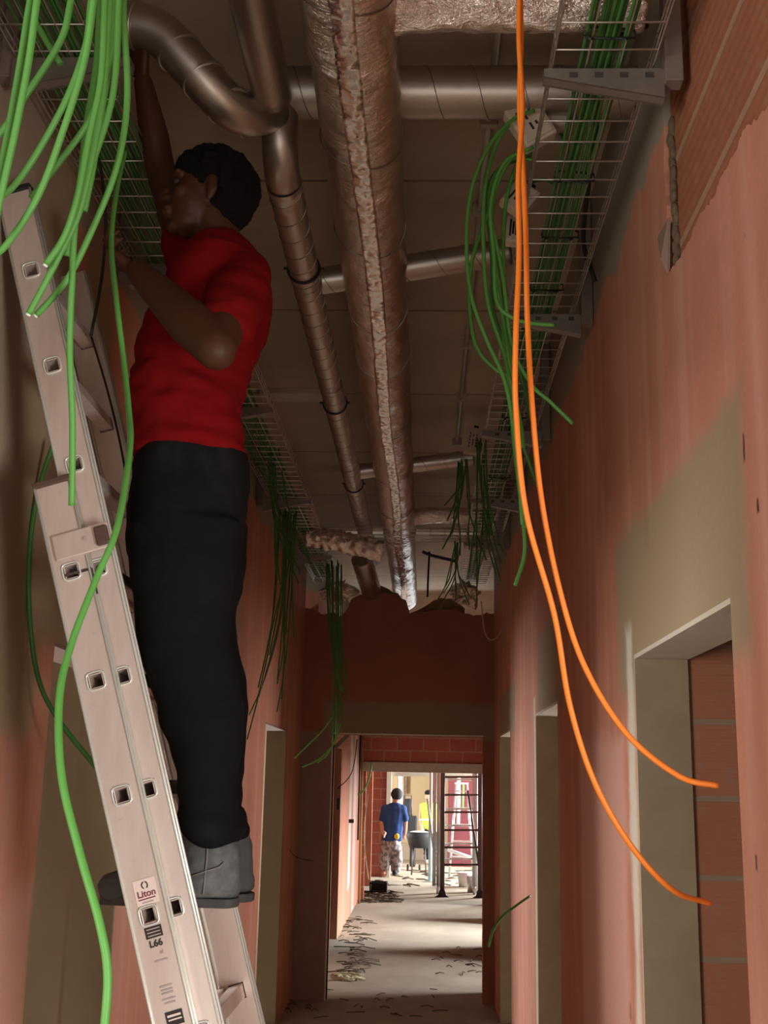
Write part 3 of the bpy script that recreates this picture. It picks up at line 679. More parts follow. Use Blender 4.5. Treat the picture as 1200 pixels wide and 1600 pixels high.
# straight cables strapped in the trays
def run_cables(x0, dx, cnt, y0, y1, z, label, group, mat, drift=0.0, two=True, wob=.004):
    proto = None
    for k in range(cnt):
        xx = x0 + dx*k; zz = z + (0.008 if (k % 2 and two) else 0)
        pts = [Vector((xx + drift*((y-y0)/(y1-y0)) + wob*math.sin(y*2.1 + k), y, zz + .003*math.sin(y*3 + k*2))) for y in [y0 + (y1-y0)*i/40 for i in range(41)]]
        tag(MB().tube(pts, .0048, 6).build('tray_cable', mat), label, 'cable', group)
run_cables(0.365, 0.0105, 10, 0.9, 9.8, TZ + .012, 'green data cable lying in the right wire tray', 'green cables strapped in the right tray', M['green_shaded'], drift=-0.02)
run_cables(-0.955, 0.0095, 17, 1.6, 9.8, TZ + .012, 'green data cable lying in the left wire tray', 'green cables strapped in the left tray', M['green_shaded'], drift=0.01)
for k, y in enumerate((2.35, 3.0, 3.35, 3.75, 4.1, 5.2, 6.3)):
    b = MB(); b.tube([(0.352, y, TZ + .002), (0.358, y, TZ + .026), (0.41, y + .01, TZ + .03), (0.468, y + .01, TZ + .022), (0.468, y, TZ - .004), (0.41, y, TZ - .006), (0.352, y, TZ - .004)], .0035, 5)
    b.tube([(0.37, y, TZ - .006), (0.36, y - .02, TZ - .022)], .003, 5); b.tube([(0.41, y, TZ - .006), (0.44, y - .02, TZ - .02)], .003, 5); b.tube([(0.45, y, TZ - .006), (0.44, y - .02, TZ - .024)], .003, 5)
    tag(b.build('cable_tie', M['black_plastic']), 'black cable tie round the green cables in the right tray, %s along from the camera' % ['first', 'second', 'third', 'fourth', 'fifth', 'sixth', 'seventh'][k], 'cable tie', 'ties on the right tray')
b = MB(); y = 4.0
b.tube([(-0.96, y, TZ - .003), (-0.80, y, TZ - .006)], .004, 5)
for q in range(4): b.tube([(-0.94 + q*.04, y, TZ - .005), (-0.955 + q*.04, y - .02, TZ - .02)], .003, 5)
tag(b.build('cable_tie', M['black_plastic']), 'black cable ties across the green bundle in the left tray above the hand', 'cable tie')

# cream junction boxes hung on the side of the right tray
def jbox(px_, py_, Y_, ang, sz_, label, writing=True):
    c = P(px_, py_, Y_); t = thing('junction_box', label, 'junction box', c)
    ux = Vector((math.cos(ang), 0, -math.sin(ang))); uz = Vector((math.sin(ang), 0, math.cos(ang))); uy = Vector((0, 1, 0))
    g = MB(); g.obox(c, ux*sz_[0], uy*0.025, uz*sz_[1]); g.build('housing', M['box'], t, bevel=.006)
    g = MB(); g.obox(c - uy*0.026, ux*sz_[0]*.8, uy*0.004, uz*sz_[1]*.85); g.build('lid', M['box'], t, bevel=.002)
    g = MB()
    for i, L in enumerate((.85, .6, .7)):
        for k in range(5):
            if random.random() < .8: g.obox(c - uy*0.0305 + ux*(sz_[0]*(-.5 + i*.35)) + uz*(sz_[1]*L*(-.6 + k*.3)), ux*.0035, uy*.0006, uz*.006)
    g.build('marker_writing', M['print_dark'], t)
    g = MB(); g.obox(c + uz*(sz_[1] + .008), ux*.014, uy*.012, uz*.009); g.build('gland', M['black_plastic'], t, bevel=.002)
    return t
jbox(828, 196, 3.05, R(-30), (.052, .068), 'cream junction box with marker writing, upper one on the right tray side')
jbox(812, 312, 3.4, R(38), (.046, .05), 'cream junction box turned on its corner, below the written one')
jbox(803, 362, 3.7, R(5), (.028, .05), 'narrow cream junction box, lowest of the near three on the right tray')
jbox(741, 690, 6.6, R(8), (.055, .08), 'grey brown junction box beside the third cross duct')
# cover plate hanging below the tray
g = MB(); c = P(868, 195, 3.1); g.obox(c, (.035, 0, 0), (0, .05, 0), (0, 0, .03)); tag(g.build('mounting_plate', M['conduit'], bevel=.004), 'small grey box behind the written junction box', 'box')
# black cables near the wall end of right tray
def cable(name, label, pts, r, mat, group=None, tip=None, seg=8, n_=8, cat='cable'):
    pts = spline(pts, n_); o = MB().tube(pts, r, seg).build(name, mat); tag(o, label, cat, group)
    if tip:
        d = (pts[-1]-pts[-2]).normalized(); 
        c = MB(); org = o.location; c.tube([pts[-1] - d*.001, pts[-1] + d*.004], r*.75, seg); q = c.build('cut_core', M['core'], o); q['label'] = 'pale cut end'
    return o
cable('black_cable', 'black cable running beside the green bundle on the right tray', [P(1010, 40, 2.5), P(960, 62, 2.6), P(935, 130, 2.9), P(930, 220, 3.1), P(918, 300, 3.4), P(912, 380, 3.7), P(930, 440, 3.75)], .008, M['black_cable'])
cable('black_cable', 'thin black cable hanging between ladder and tray on the left', [P(150, 215, 2.9), P(162, 300, 2.9), P(165, 360, 2.9), P(158, 440, 2.9), P(142, 525, 2.9)], .0045, M['black_cable'])
cable('black_cable', 'thin dark cable slanting down behind the ladder toward the red shirt', [P(143, 527, 2.95), P(165, 600, 2.95), P(185, 680, 2.95), P(200, 760, 2.95)], .003, M['black_cable'])
cable('black_cable', 'short black cable looping below the ceiling beside the foil duct end', [P(660, 862, 8.6), P(675, 868, 8.6), P(700, 874, 8.6), P(715, 878, 8.6)], .012, M['black_cable'])
cable('black_cable', 'thin black cable hanging straight above the cross wall', [P(671, 862, 9.0), P(669, 900, 9.0), P(668, 933, 9.0)], .008, M['black_cable'])
# orange cables
cable('orange_cable', 'orange cable hanging from above, right-hand one ending higher on the wall', [P(813, -40, 1.75), P(814, 60, 1.75), P(812, 170, 1.78), P(818, 280, 1.78), P(822, 380, 1.78), P(824, 500, 1.8), P(832, 640, 1.8), P(846, 780, 1.82), P(874, 920, 1.84), P(913, 1040, 1.86), P(978, 1145, 1.86), P(1060, 1212, 1.84), P(1122, 1228, 1.84)], .0047, M['orange'], n_=10)
cable('orange_cable', 'orange cable hanging from above, left-hand one ending lower on the bricks', [P(812, -40, 1.74), P(811, 60, 1.74), P(816, 170, 1.74), P(810, 280, 1.74), P(811, 400, 1.76), P(806, 520, 1.76), P(806, 640, 1.78), P(822, 800, 1.8), P(866, 960, 1.84), P(890, 1100, 1.88), P(928, 1220, 1.9), P(985, 1320, 1.92), P(1050, 1390, 1.95), P(1110, 1412, 2.0)], .0047, M['orange'], n_=10)

# green cables hanging top left
gl = [
 ([(60, -40), (47, 5), (30, 110), (10, 220), (-6, 300), (-20, 380)], 1.62, 'leftmost green cable crossing the top left corner', 0),
 ([(66, -40), (58, 0), (45, 95), (25, 200), (5, 290), (-12, 370)], 1.60, 'second green cable from the left in the top left corner', 0),
 ([(118, -40), (110, 5), (94, 65), (40, 150), (2, 205), (-30, 235)], 1.72, 'green cable curving left across the bracket in the top left corner', 0),
 ([(150, -40), (142, 5), (134, 70), (106, 150), (62, 232), (22, 290), (-10, 315)], 1.74, 'green cable curving down left over the ladder top', 0),
 ([(152, -40), (146, 5), (132, 95), (100, 200), (60, 305), (12, 380), (-15, 402)], 1.64, 'bright green cable crossing in front of the ladder top', 0),
 ([(186, -40), (182, 50), (168, 115), (138, 190), (86, 262), (48, 310)], 1.85, 'green cable whose end points at the ladder top rung', 0),
 ([(170, -40), (164, 0), (158, 120), (140, 210), (120, 310), (100, 370), (72, 413)], 1.70, 'thick green cable with pale cut end beside the ladder upper hole', 1),
 ([(178, -40), (172, 0), (163, 130), (148, 225), (124, 330), (92, 400), (64, 455), (45, 490)], 1.72, 'green cable with pale cut end on the ladder, lowest left', 1),
 ([(196, -40), (193, 20), (199, 130), (194, 205), (178, 275), (148, 350), (112, 425), (82, 465), (57, 492)], 1.80, 'green cable with pale cut end on the ladder, right of its twin', 1),
 ([(190, -40), (186, 0), (176, 150), (134, 285), (118, 345), (113, 430), (109, 540), (113, 650), (113, 730), (112, 790)], 1.76, 'green cable hanging straight down over the ladder to the middle', 0),
 ([(160, -40), (156, 0), (150, 100), (134, 200), (125, 280), (112, 360), (104, 400)], 1.95, 'shorter green cable inside the cluster beside the ladder', 0),
 ([(183, -40), (178, 0), (170, 100), (160, 170), (146, 260), (132, 330)], 1.9, 'green cable inside the cluster with its end above the straight one', 0),
 ([(36, -40), (50, 20), (70, 60), (95, 100)], 1.9, 'short green cable leaning right behind the corner cables', 0),
]
for pts, Y_, lb, tip in gl:
    cable('hanging_green_cable', lb, [P(x, y, Y_ + .0003*(y if y > 0 else 0)) for x, y in pts], .0062, M['green'], None, tip)
cable('hanging_green_cable', 'long green cable draping over the ladder and down to the bottom left', [P(196, 235, 2.6), P(182, 300, 2.5), P(174, 380, 2.4), P(182, 470, 2.3), P(193, 560, 2.28), P(201, 640, 2.2), P(203, 700, 2.1), P(184, 820, 1.95), P(150, 905, 1.9), P(112, 1005, 1.85), P(93, 1090, 1.8), P(96, 1210, 1.75), P(124, 1330, 1.72), P(155, 1440, 1.7), P(168, 1520, 1.7), P(163, 1610, 1.7)], .0062, M['green'], n_=10)
cable('hanging_green_cable', 'shaded green cable bulging left behind the ladder', [P(84, 692, 2.95), P(62, 760, 2.95), P(47, 850, 2.95), P(46, 960, 2.98), P(60, 1060, 3.0), P(92, 1125, 3.0), P(155, 1205, 3.0)], .0068, M['green_shaded'])
# green cables hanging off the right tray
gr = [
 ([(835, 172), (800, 188), (762, 232), (736, 300), (729, 380), (736, 460), (760, 530), (790, 600), (806, 700), (817, 820)], 3.0, 'outermost green loop left of the orange cables'),
 ([(838, 185), (795, 196), (770, 242), (757, 300), (756, 400), (764, 480), (789, 560), (812, 655), (818, 700)], 3.05, 'second green loop left of the orange cables'),
 ([(840, 230), (806, 240), (780, 282), (769, 330), (771, 420), (786, 500), (800, 600), (808, 720), (820, 825)], 3.1, 'third green loop left of the orange cables'),
 ([(838, 250), (810, 254), (790, 320), (787, 420), (795, 520), (803, 620), (806, 700)], 3.15, 'fourth green loop, closest to the orange cables'),
 ([(742, 390), (735, 430), (734, 480), (744, 540), (772, 575), (800, 590)], 3.2, 'short dark green cable hooking right under the outermost loop'),
 ([(776, 470), (800, 496), (830, 505), (866, 508)], 3.0, 'short green cable pointing right across the second bracket'),
 ([(800, 540), (830, 600), (860, 628), (895, 662)], 3.1, 'green cable end pointing right at the plaster edge'),
 ([(800, 660), (806, 720), (818, 820), (819, 868), (805, 915)], 3.2, 'green cable with the lowest end left of the orange cables'),
 ([(790, 560), (800, 640), (812, 740), (823, 825)], 3.25, 'green cable with its end touching the left orange cable'),
 ([(770, 480), (790, 540), (815, 590), (830, 655)], 3.3, 'green cable passing behind both orange cables'),
 ([(795, 600), (812, 680), (826, 720), (840, 760)], 3.35, 'thin green cable behind the orange cables lower down'),
]
for i_, (pts, Y_, lb) in enumerate(gr):
    if pts[0][1] > 380: pts = [(838 - i_, 215 + 3*i_), (798 - 2*i_, 245 + 2*i_), (772 - i_, 320)] + ([(pts[0][0] + (766 - pts[0][0])*.4, (330 + pts[0][1])/2)] if pts[0][1] > 450 else []) + pts
    cable('hanging_green_cable', lb, [P(x, y, Y_) for x, y in pts], .0058, M['green'] if Y_ < 3.3 else M['green_shaded'])  # farther loops use the shade-darkened copy of the sheath
# hook-ups from the boxes into the tray
cable('hanging_green_cable', 'short green lead from the written junction box into the tray', [P(850, 208, 3.1), P(872, 205, 3.1), P(884, 225, 3.1), P(888, 240, 3.12)], .0055, M['green_shaded'])
cable('hanging_green_cable', 'short green lead from the cornered junction box into the tray', [P(832, 285, 3.4), P(850, 280, 3.4), P(868, 290, 3.4), P(872, 300, 3.42)], .0055, M['green_shaded'])
# clusters further away
def cluster(cnt, src, Y_, ends, label, group, mat, r=.0046, spread=8, sag=60):
    for k in range(cnt):
        e = ends[k % len(ends)]
        s0 = (src[0] + random.uniform(-spread, spread), src[1] + random.uniform(-6, 6))
        dy = random.uniform(-.25, .25); e2 = (e[0] + random.uniform(-7, 7), e[1] + random.uniform(-14, 14))
        mx = s0[0] + (e2[0]-s0[0])*.25 + random.uniform(-4, 4); my = s0[1] + (e2[1]-s0[1])*.5
        pts = [P(s0[0], s0[1], Y_ + dy), P(mx, my, Y_ + dy), P(s0[0] + (e2[0]-s0[0])*.6, s0[1] + (e2[1]-s0[1])*.78, Y_ + dy), P(e2[0], e2[1], Y_ + dy)]
        tag(MB().tube(spline(pts, 7), r, 6).build('hanging_green_cable', mat), label, 'cable', group)
cluster(10, (722, 722), 6.3, [(705, 800), (698, 850), (712, 830), (692, 800), (735, 860), (760, 880), (718, 870)], 'thin green cable hanging in the tuft beside the third cross duct', 'cables in the tuft under the grey junction box', M['green_shaded'])
cluster(9, (752, 690), 5.9, [(770, 850), (780, 900), (745, 930), (785, 870), (735, 900)], 'thin green cable hanging off the middle right tray', 'cables off the middle right tray', M['green_shaded'])
cluster(8, (712, 850), 8.2, [(700, 930), (690, 945), (715, 940), (730, 935)], 'thin shaded green cable hanging above the right end of the cross wall', 'cables above the right end of the cross wall', M['green_shaded'])
cluster(15, (450, 800), 6.9, [(440, 1000), (430, 1060), (400, 1080), (384, 1150), (420, 1020), (455, 990), (437, 1100)], 'thin shaded green cable hanging in the long bundle off the left tray', 'cables in the long bundle off the left tray', M['green_shaded'], spread=14)
cluster(9, (428, 700), 6.0, [(455, 860), (470, 900), (440, 900), (480, 880)], 'thin green cable hanging where the left tray passes the worker', 'cables off the left tray beside the worker', M['green_shaded'], spread=12)
cluster(18, (522, 880), 8.9, [(535, 1080), (530, 1130), (525, 1145), (540, 1100), (528, 1060)], 'thin green cable hanging in the bundle before the cross wall', 'cables in the bundle before the cross wall', M['green_shaded'], spread=14)
for k, (pts, lb) in enumerate((([(528, 1130), (522, 1160), (500, 1185), (472, 1199)], 'lowest'), ([(532, 1130), (525, 1155), (510, 1180), (496, 1192)], 'right-hand'), ([(526, 1110), (505, 1140), (480, 1165), (460, 1185)], 'left-hand'))):
    cable('hanging_green_cable', 'pale green cable end fanning out left of the portal head, %s of three' % lb, [P(x, y, 8.9) for x, y in pts], .0055, M['green'])
cable('hanging_green_cable', 'single green cable sticking out of the second right doorway low down', [P(828, 1400, 5.4), P(808, 1414, 5.35), P(785, 1432, 5.3), P(770, 1455, 5.25), P(763, 1480, 5.25)], .0055, M['green'])
cable('grey_cable', 'thin pale cable loop on the right wall by the cross wall', [P(752, 940, 9.0), P(757, 985, 9.0), P(768, 1000, 9.0), P(783, 985, 9.0), P(800, 930, 8.6)], .005, M['conduit'])

# ================================================================== LADDER
YN = 2.55; YFAR = 3.02
hf = [(50, 422), (80, 573), (118, 728), (152, 890), (190, 1056), (232, 1233), (273, 1418)]
hb = [(112, 893), (150, 1063), (192, 1243), (233, 1430)]
Pf = [P(x, y, YN) for x, y in hf]; Pb = [P(x, y, YN - .03) for x, y in hb]
def fit(pp):
    n_ = len(pp); c = sum(pp, Vector())/n_; d = (pp[-1]-pp[0]).normalized(); sp = (pp[-1]-pp[0]).length/(n_-1); return c, d, sp
cf, df, spf = fit(Pf); cb, db, spb = fit(Pb)
W = 0.081
def stile(cpt, d, y0, y1, s0, s1, holes, hs=0.019):
    """box section stile centred on line cpt + d*s, with square holes cut through it at the given s"""
    side = Vector((d.z, 0, -d.x)).normalized()
    if side.x < 0: side = -side
    g = MB(); hwid = W/2; yc_ = (y0+y1)/2; hy = (y1-y0)/2
    def blk(sa, sb, ua, ub):
        c = cpt + d*((sa+sb)/2) + side*((ua+ub)/2); c = Vector((c.x, yc_, c.z))
        g.obox(c, side*((ub-ua)/2), (0, hy, 0), d*((sb-sa)/2))
    blk(s0, s1, -hwid, -hs); blk(s0, s1, hs, hwid)
    s = s0
    for h in sorted(holes): blk(s, h - hs, -hs, hs); s = h + hs
    blk(s, s1, -hs, hs)
    return g, side
ladder = thing('extension_ladder', 'aluminium extension ladder leaning on the left wall with the worker standing on it', 'ladder', (cb.x + db.x*((0 - cb.z)/db.z), (YN+YFAR)/2, 0))
def s_at_z(c, d, z): return (z - c.z)/d.z
sf0 = (P(22, 300, YN) - cf).dot(df); sf1 = s_at_z(cf, df, 0.42)
hol_f = []; k0 = (Pf[0] - cf).dot(df)
k = k0
while k < sf1 - .05: hol_f.append(k); k += spf
sb0 = (P(95, 752, YN - .03) - cb).dot(db); sb1 = s_at_z(cb, db, 0.03)
kb = (Pb[0] - cb).dot(db); hol_b = []; k = kb
while k < sb1 - .05: hol_b.append(k); k += spb
TH = 0.026
for (nm, c, d, s0, s1, hol, y0) in (('fly_stile', cf, df, sf0, sf1, hol_f, YN), ('base_stile', cb, db, sb0, sb1, hol_b, YN - TH - .006)):
    for yy in (y0, YFAR + (YN - y0) if nm == 'base_stile' else YFAR):
        g, side = stile(c, d, yy, yy + TH, s0, s1, hol)
        g.build('stile', M['alu'], ladder)
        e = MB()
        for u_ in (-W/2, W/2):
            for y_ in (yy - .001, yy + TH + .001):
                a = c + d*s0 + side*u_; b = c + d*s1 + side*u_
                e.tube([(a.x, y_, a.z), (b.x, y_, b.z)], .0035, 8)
        e.build('edge_lip', M['alu_highlit'], ladder)
    yn = y0; yf_ = (YFAR + (YN - y0) if nm == 'base_stile' else YFAR) + TH
    for h in hol:
        p = c + d*h; rr = MB(); o_ = .0165; i_ = .0135
        for (ua, ub, va, vb) in ((-o_, -i_, -o_, o_), (i_, o_, -o_, o_), (-i_, i_, -o_, -i_), (-i_, i_, i_, o_)):
            cc = Vector((p.x, (yn+yf_)/2, p.z)) + side*((ua+ub)/2) + d*((va+vb)/2)
            rr.obox(cc, side*((ub-ua)/2), (0, (yf_-yn)/2 + .001, 0), d*((vb-va)/2))
        rr.build('rung', M['alu'], ladder, bevel=.0015)
        rg = MB(); cc = Vector((p.x, yn - .002, p.z)); q_ = .0195
        cs = []
        for a_ in range(24):
            an = 2*math.pi*a_/24; ex = abs(math.cos(an))**.45*(1 if math.cos(an) >= 0 else -1); ez = abs(math.sin(an))**.45*(1 if math.sin(an) >= 0 else -1)
            cs.append(cc + side*(q_*ex) + d*(q_*ez))
        rg.tube(cs + [cs[0]], .0024, 6, False); rg.build('rung_collar', M['alu_highlit'], ladder)
# plug seen through the hollow rungs keeps them dark: added dark sheets painting in the shade
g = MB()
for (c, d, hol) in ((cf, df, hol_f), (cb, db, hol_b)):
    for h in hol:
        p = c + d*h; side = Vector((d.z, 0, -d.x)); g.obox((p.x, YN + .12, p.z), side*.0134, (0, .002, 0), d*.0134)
g.build('rung_shade_plugs', M['alu_dark'], ladder)
# caps, guide bracket, feet
g = MB(); c = cb + db*(sb0 - .004); g.obox((c.x, YN - .02, c.z), side*(W/2 + .004), (0, .018, 0), db*.008); g.build('end_cap', M['brown_plastic'], ladder, bevel=.004)
g = MB(); c = cf + df*(sf0 - .006); g.obox((c.x, YN + .013, c.z), side*(W/2 + .003), (0, .016, 0), df*.010); g.build('end_cap', M['black_plastic'], ladder, bevel=.006)
g = MB(); a = P(120, 846, YN - .036); g.obox((a.x + .012, YN - .037, a.z), side*.065, (0, .004, 0), df*.030); g.build('guide_bracket', M['alu'], ladder, bevel=.003)
g = MB(); a = P(160, 837, YN - .04); g.obox(a, side*.015, (0, .012, 0), df*.022); g.build('guide_block', M['brown_plastic'], ladder, bevel=.004)
g = MB(); a = P(133, 842, YN - .043); g.tube([a, a + Vector((0, -.003, 0))], .004, 12); g.build('rivet', M['print_grey'], ladder)
g = MB(); a = P(147, 908, YN - .033); g.obox(a, side*.003, (0, .002, 0), df*.03); g.obox(a + side*.03 + df*-.03, side*.03, (0, .002, 0), df*.003); g.build('bracket_slot', M['alu_dark'], ladder)
for yy in (YN - .02, YFAR + .02):
    c = cb + db*(sb1 + .0); g = MB(); g.obox((c.x, yy, 0.022), (.055, 0, 0), (0, .025, 0), (0, 0, .022)); g.build('rubber_foot', M['rubber'], ladder, bevel=.006)
# labels
yl = YN - TH - .006 - .0012
bside = Vector((db.z, 0, -db.x)).normalized()
if bside.x < 0: bside = -bside
def on_stile(px_, py_): q = P(px_, py_, yl); return q
def patch(px_, py_, w_, h_, mat, name, dy=0.0, tilt=0.0):
    q = on_stile(px_, py_); g = MB(); g.obox((q.x, yl - dy, q.z), bside*w_, (0, .0005, 0), db*h_); return g.build(name, mat, ladder)
def text(s, px_, py_, size, mat, name, dy=.0012, bold=0.0):
    cu_ = bpy.data.curves.new('txt', 'FONT'); cu_.body = s; cu_.size = size; cu_.align_x = 'CENTER'; cu_.align_y = 'CENTER'; cu_.extrude = .0003; cu_.offset = bold
    o = bpy.data.objects.new('txt', cu_); COL.objects.link(o)
    dg = bpy.context.evaluated_depsgraph_get(); dg.update(); me = bpy.data.meshes.new_from_object(o.evaluated_get(dg)); bpy.data.objects.remove(o)
    q = on_stile(px_, py_); up = -db; 
    mt = Matrix((bside, up, bside.cross(up))).transposed().to_4x4()
    org = world_loc(ladder)
    for v in me.vertices: v.co = mt @ v.co + Vector((q.x, yl - dy, q.z)) - org
    me.materials.clear(); me.materials.append(mat); o = bpy.data.objects.new(name, me); COL.objects.link(o); o.parent = ladder
    o['label'] = 'printed text ' + s
    return o
patch(228, 1393, .024, .026, M['label_paper'], 'sticker')
for (ang0, ang1) in ((100, 250), (-60, 80)):
    q = on_stile(226, 1383); pts = [Vector((q.x, yl - .0012, q.z)) + bside*(.0062*math.cos(R(a_))) - db*(.0070*math.sin(R(a_))) for a_ in range(ang0, ang1, 12)]
    MB().tube(pts, .0013, 5).build('logo', M['print_dark'], ladder)
text('Liton', 229, 1396, .019, M['print_plum'], 'lettering', bold=.0004)
for i, wd in enumerate((.018, .012)): patch(230 + i*1.5, 1404 + i*5, wd, .0012, M['print_plum'] if i == 0 else M['print_grey'], 'print_line', .001)
patch(240, 1456, .018, .0115, M['print_dark'], 'black_label')
for i in range(3): patch(239 + i*1.2, 1451 + i*5, .014, .0011, M['print_grey'], 'print_line', .001)
text('L66', 244, 1474, .019, M['print_dark'], 'lettering', bold=.0005)
text('al', 253, 1487, .011, M['print_grey'], 'lettering')
for i, (x, y, wd) in enumerate(((252, 1500, .014), (259, 1540, .013), (261, 1546, .012), (262, 1551, .012), (264, 1560, .014), (266, 1566, .011))): patch(x, y, wd, .0016, M['print_grey'], 'print_line', .0004)
patch(273, 1590, .018, .014, M['print_dark'], 'black_label')
patch(272, 1586, .014, .0022, M['label_paper'], 'print_line', .001); patch(274, 1592, .014, .0014, M['label_paper'], 'print_line', .001)

# ================================================================== WORKER ON THE LADDER
YW = 2.80
wk = thing('person', 'worker in a red t-shirt and black trousers standing on the ladder reaching up', 'person', P(320, 1400, YW))
def rowp(y, xl, xr, Y_, ry, rz=.045):
    a = P(xl, y, Y_); b = P(xr, y, Y_); return ((a+b)/2, ((b.x-a.x)/2, ry, rz))
YL_, YR_ = YW - .19, YW + .19                      # left shoulder is the near one
body = MB()
body.chain([rowp(395, 312, 382, YW, .07), rowp(430, 290, 405, YW, .17), rowp(480, 255, 410, YW, .18), rowp(560, 225, 385, YW, .15), rowp(640, 218, 365, YW, .14), rowp(720, 225, 372, YW, .13), rowp(790, 228, 366, YW, .12)], 8)
# legs
for Yl, dx in ((YW - .09, 0), (YW + .10, 14)):
    body.chain([(P(296 + dx, 800, Yl), (.09, .055, .06)), (P(286 + dx, 930, Yl), (.07, .06, .06)), (P(292 + dx, 1050, Yl), (.056, .055, .06)), (P(318 + dx, 1150, Yl), (.06, .058, .06)), (P(330 + dx, 1290, Yl), (.042, .04, .05)), (P(335 + dx, 1370, Yl), (.045, .04, .04))], 8)
# neck and head
hc = P(322, 312, YW - .02)
body.chain([(P(352, 405, YW), (.062, .062, .04)), (P(342, 365, YW), (.058, .056, .04))], 6)
fw = Vector((-0.96, -0.22, 0.10)).normalized(); upv = Vector((0.08, 0, 1)).normalized(); sdv = fw.cross(upv).normalized()
def hp(f, s, u): return hc + fw*f + sdv*s + upv*u
def eb_(c, r): body.ball(c, *r, 16, 10)
eb_(hp(-.005, 0, .035), (.098, .077, .092)); eb_(hp(.03, 0, -.015), (.068, .066, .085)); eb_(hp(.035, 0, -.07), (.052, .050, .045)); eb_(hp(.072, 0, -.098), (.022, .024, .018))
body.chain([(hp(-.02, 0, -.05), (.06, .058, .05)), (hp(-.045, 0, -.11), (.055, .052, .05))], 4)
body.chain([(hp(.094, 0, .025), (.008, .008, .008)), (hp(.112, 0, -.018), (.012, .012, .010))], 5); 
for s in (-1, 1):
    eb_(hp(.102, s*.012, -.022), (.010, .010, .008)); body.chain([(hp(.088, s*.014, .042), (.012, .014, .008)), (hp(.080, s*.045, .040), (.012, .014, .008))], 4)
    eb_(hp(.066, s*.045, -.012), (.020, .018, .018))
    body.chain([(hp(-.010, s*.080, .022), (.016, .008, .014)), (hp(-.014, s*.084, -.004), (.015, .009, .016)), (hp(-.008, s*.078, -.03), (.010, .008, .010))], 4)
body.chain([(hp(.098, -.020, -.052), (.009, .009, .006)), (hp(.104, 0, -.050), (.010, .010, .0065)), (hp(.098, .020, -.052), (.009, .009, .006))], 4)
body.chain([(hp(.092, -.017, -.066), (.009, .009, .007)), (hp(.098, 0, -.067), (.011, .011, .008)), (hp(.092, .017, -.066), (.009, .009, .007))], 4)
# left (near) arm: shoulder, elbow near the camera, forearm up to the tray
sh = P(375, 452, YL_ + .02); elb = P(338, 545, YW - .36); wr = P(216, 425, YW - .20)
body.chain([(sh, (.058, .056, .06)), (sh.lerp(elb, .5), (.05, .05, .055)), (elb, (.046, .044, .047))], 9)
mid = elb.lerp(wr, .32); body.chain([(elb, (.049, .046, .050)), (mid, (.055, .050, .057)), (elb.lerp(wr, .75), (.041, .038, .043)), (wr, (.031, .029, .032))], 9)
def hand(w_, dirv, palmn, size=1.0, curl=0.9, thumb=1):
    """palm from wrist w_ along dirv; palmn = direction the palm faces; fingers curl toward it"""
    dirv = dirv.normalized(); palmn = (palmn - dirv*palmn.dot(dirv)).normalized(); lat = dirv.cross(palmn)
    k = size
    for i in range(4):
        l = (i - 1.5)*.019*k
        body.chain([(w_ + dirv*.012*k, (.018*k,)*3), (w_ + dirv*.085*k + lat*l, (.0125*k,)*3)], 8, 8, 6)
        p0 = w_ + dirv*.088*k + lat*l*1.12; L = (.040, .046, .043, .034)[i]*k; a = curl*.35; r0 = .0088*k
        for j in range(3):
            dd = (dirv*math.cos(a) + palmn*math.sin(a)).normalized(); ln = L*(1, .68, .52)[j]; p1 = p0 + dd*ln
            body.chain([(p0, (r0,)*3), (p1, (r0*.9,)*3)], 6, 8, 6); p0 = p1; a += curl*.75; r0 *= .92
    p0 = w_ + dirv*.03*k - lat*.022*k*thumb; dd = (dirv*.55 - lat*.75*thumb + palmn*.35).normalized(); p1 = p0 + dd*.042*k
    dd2 = (dirv*.8 - lat*.2*thumb + palmn*.55).normalized(); p2 = p1 + dd2*.034*k; p3 = p2 + (dd2 + palmn*.4).normalized()*.026*k
    body.chain([(p0, (.014*k,)*3), (p1, (.0115*k,)*3), (p2, (.010*k,)*3), (p3, (.0085*k,)*3)], 5, 8, 6)
hand(wr, P(170, 398, YW - .16) - wr, Vector((.1, .3, 1)), 1.0, .95, -1)
# right (far) arm raised straight up
shr = P(305, 425, YW + .16); elr = P(250, 262, YW + .10); wrr = P(224, 130, YW + .02)
body.chain([(P(340, 440, YW + .1), (.07, .07, .07)), (shr, (.064, .06, .066)), (shr.lerp(elr, .5), (.052, .05, .058)), (elr, (.042, .04, .045)), (elr.lerp(wrr, .35), (.043, .04, .046)), (elr.lerp(wrr, .8), (.032, .03, .035)), (wrr, (.027, .026, .028))], 9)
hand(wrr, P(216, 70, YW - .02) - wrr, Vector((-.6, -.8, .0)), 1.0, .8, 1)
remesh(body, 'body', M['skin'], wk, .0055, 3)
# eyes
for s in (-1, 1):
    e = MB(); e.ball(hp(.080, s*.030, .018), .0105, .0105, .008, 14, 10); e.build('eye', M['eye_white'], wk)
    e = MB(); e.ball(hp(.0880, s*.030, .018), .0048, .0048, .005, 10, 8); e.build('iris', M['eye_dark'], wk)
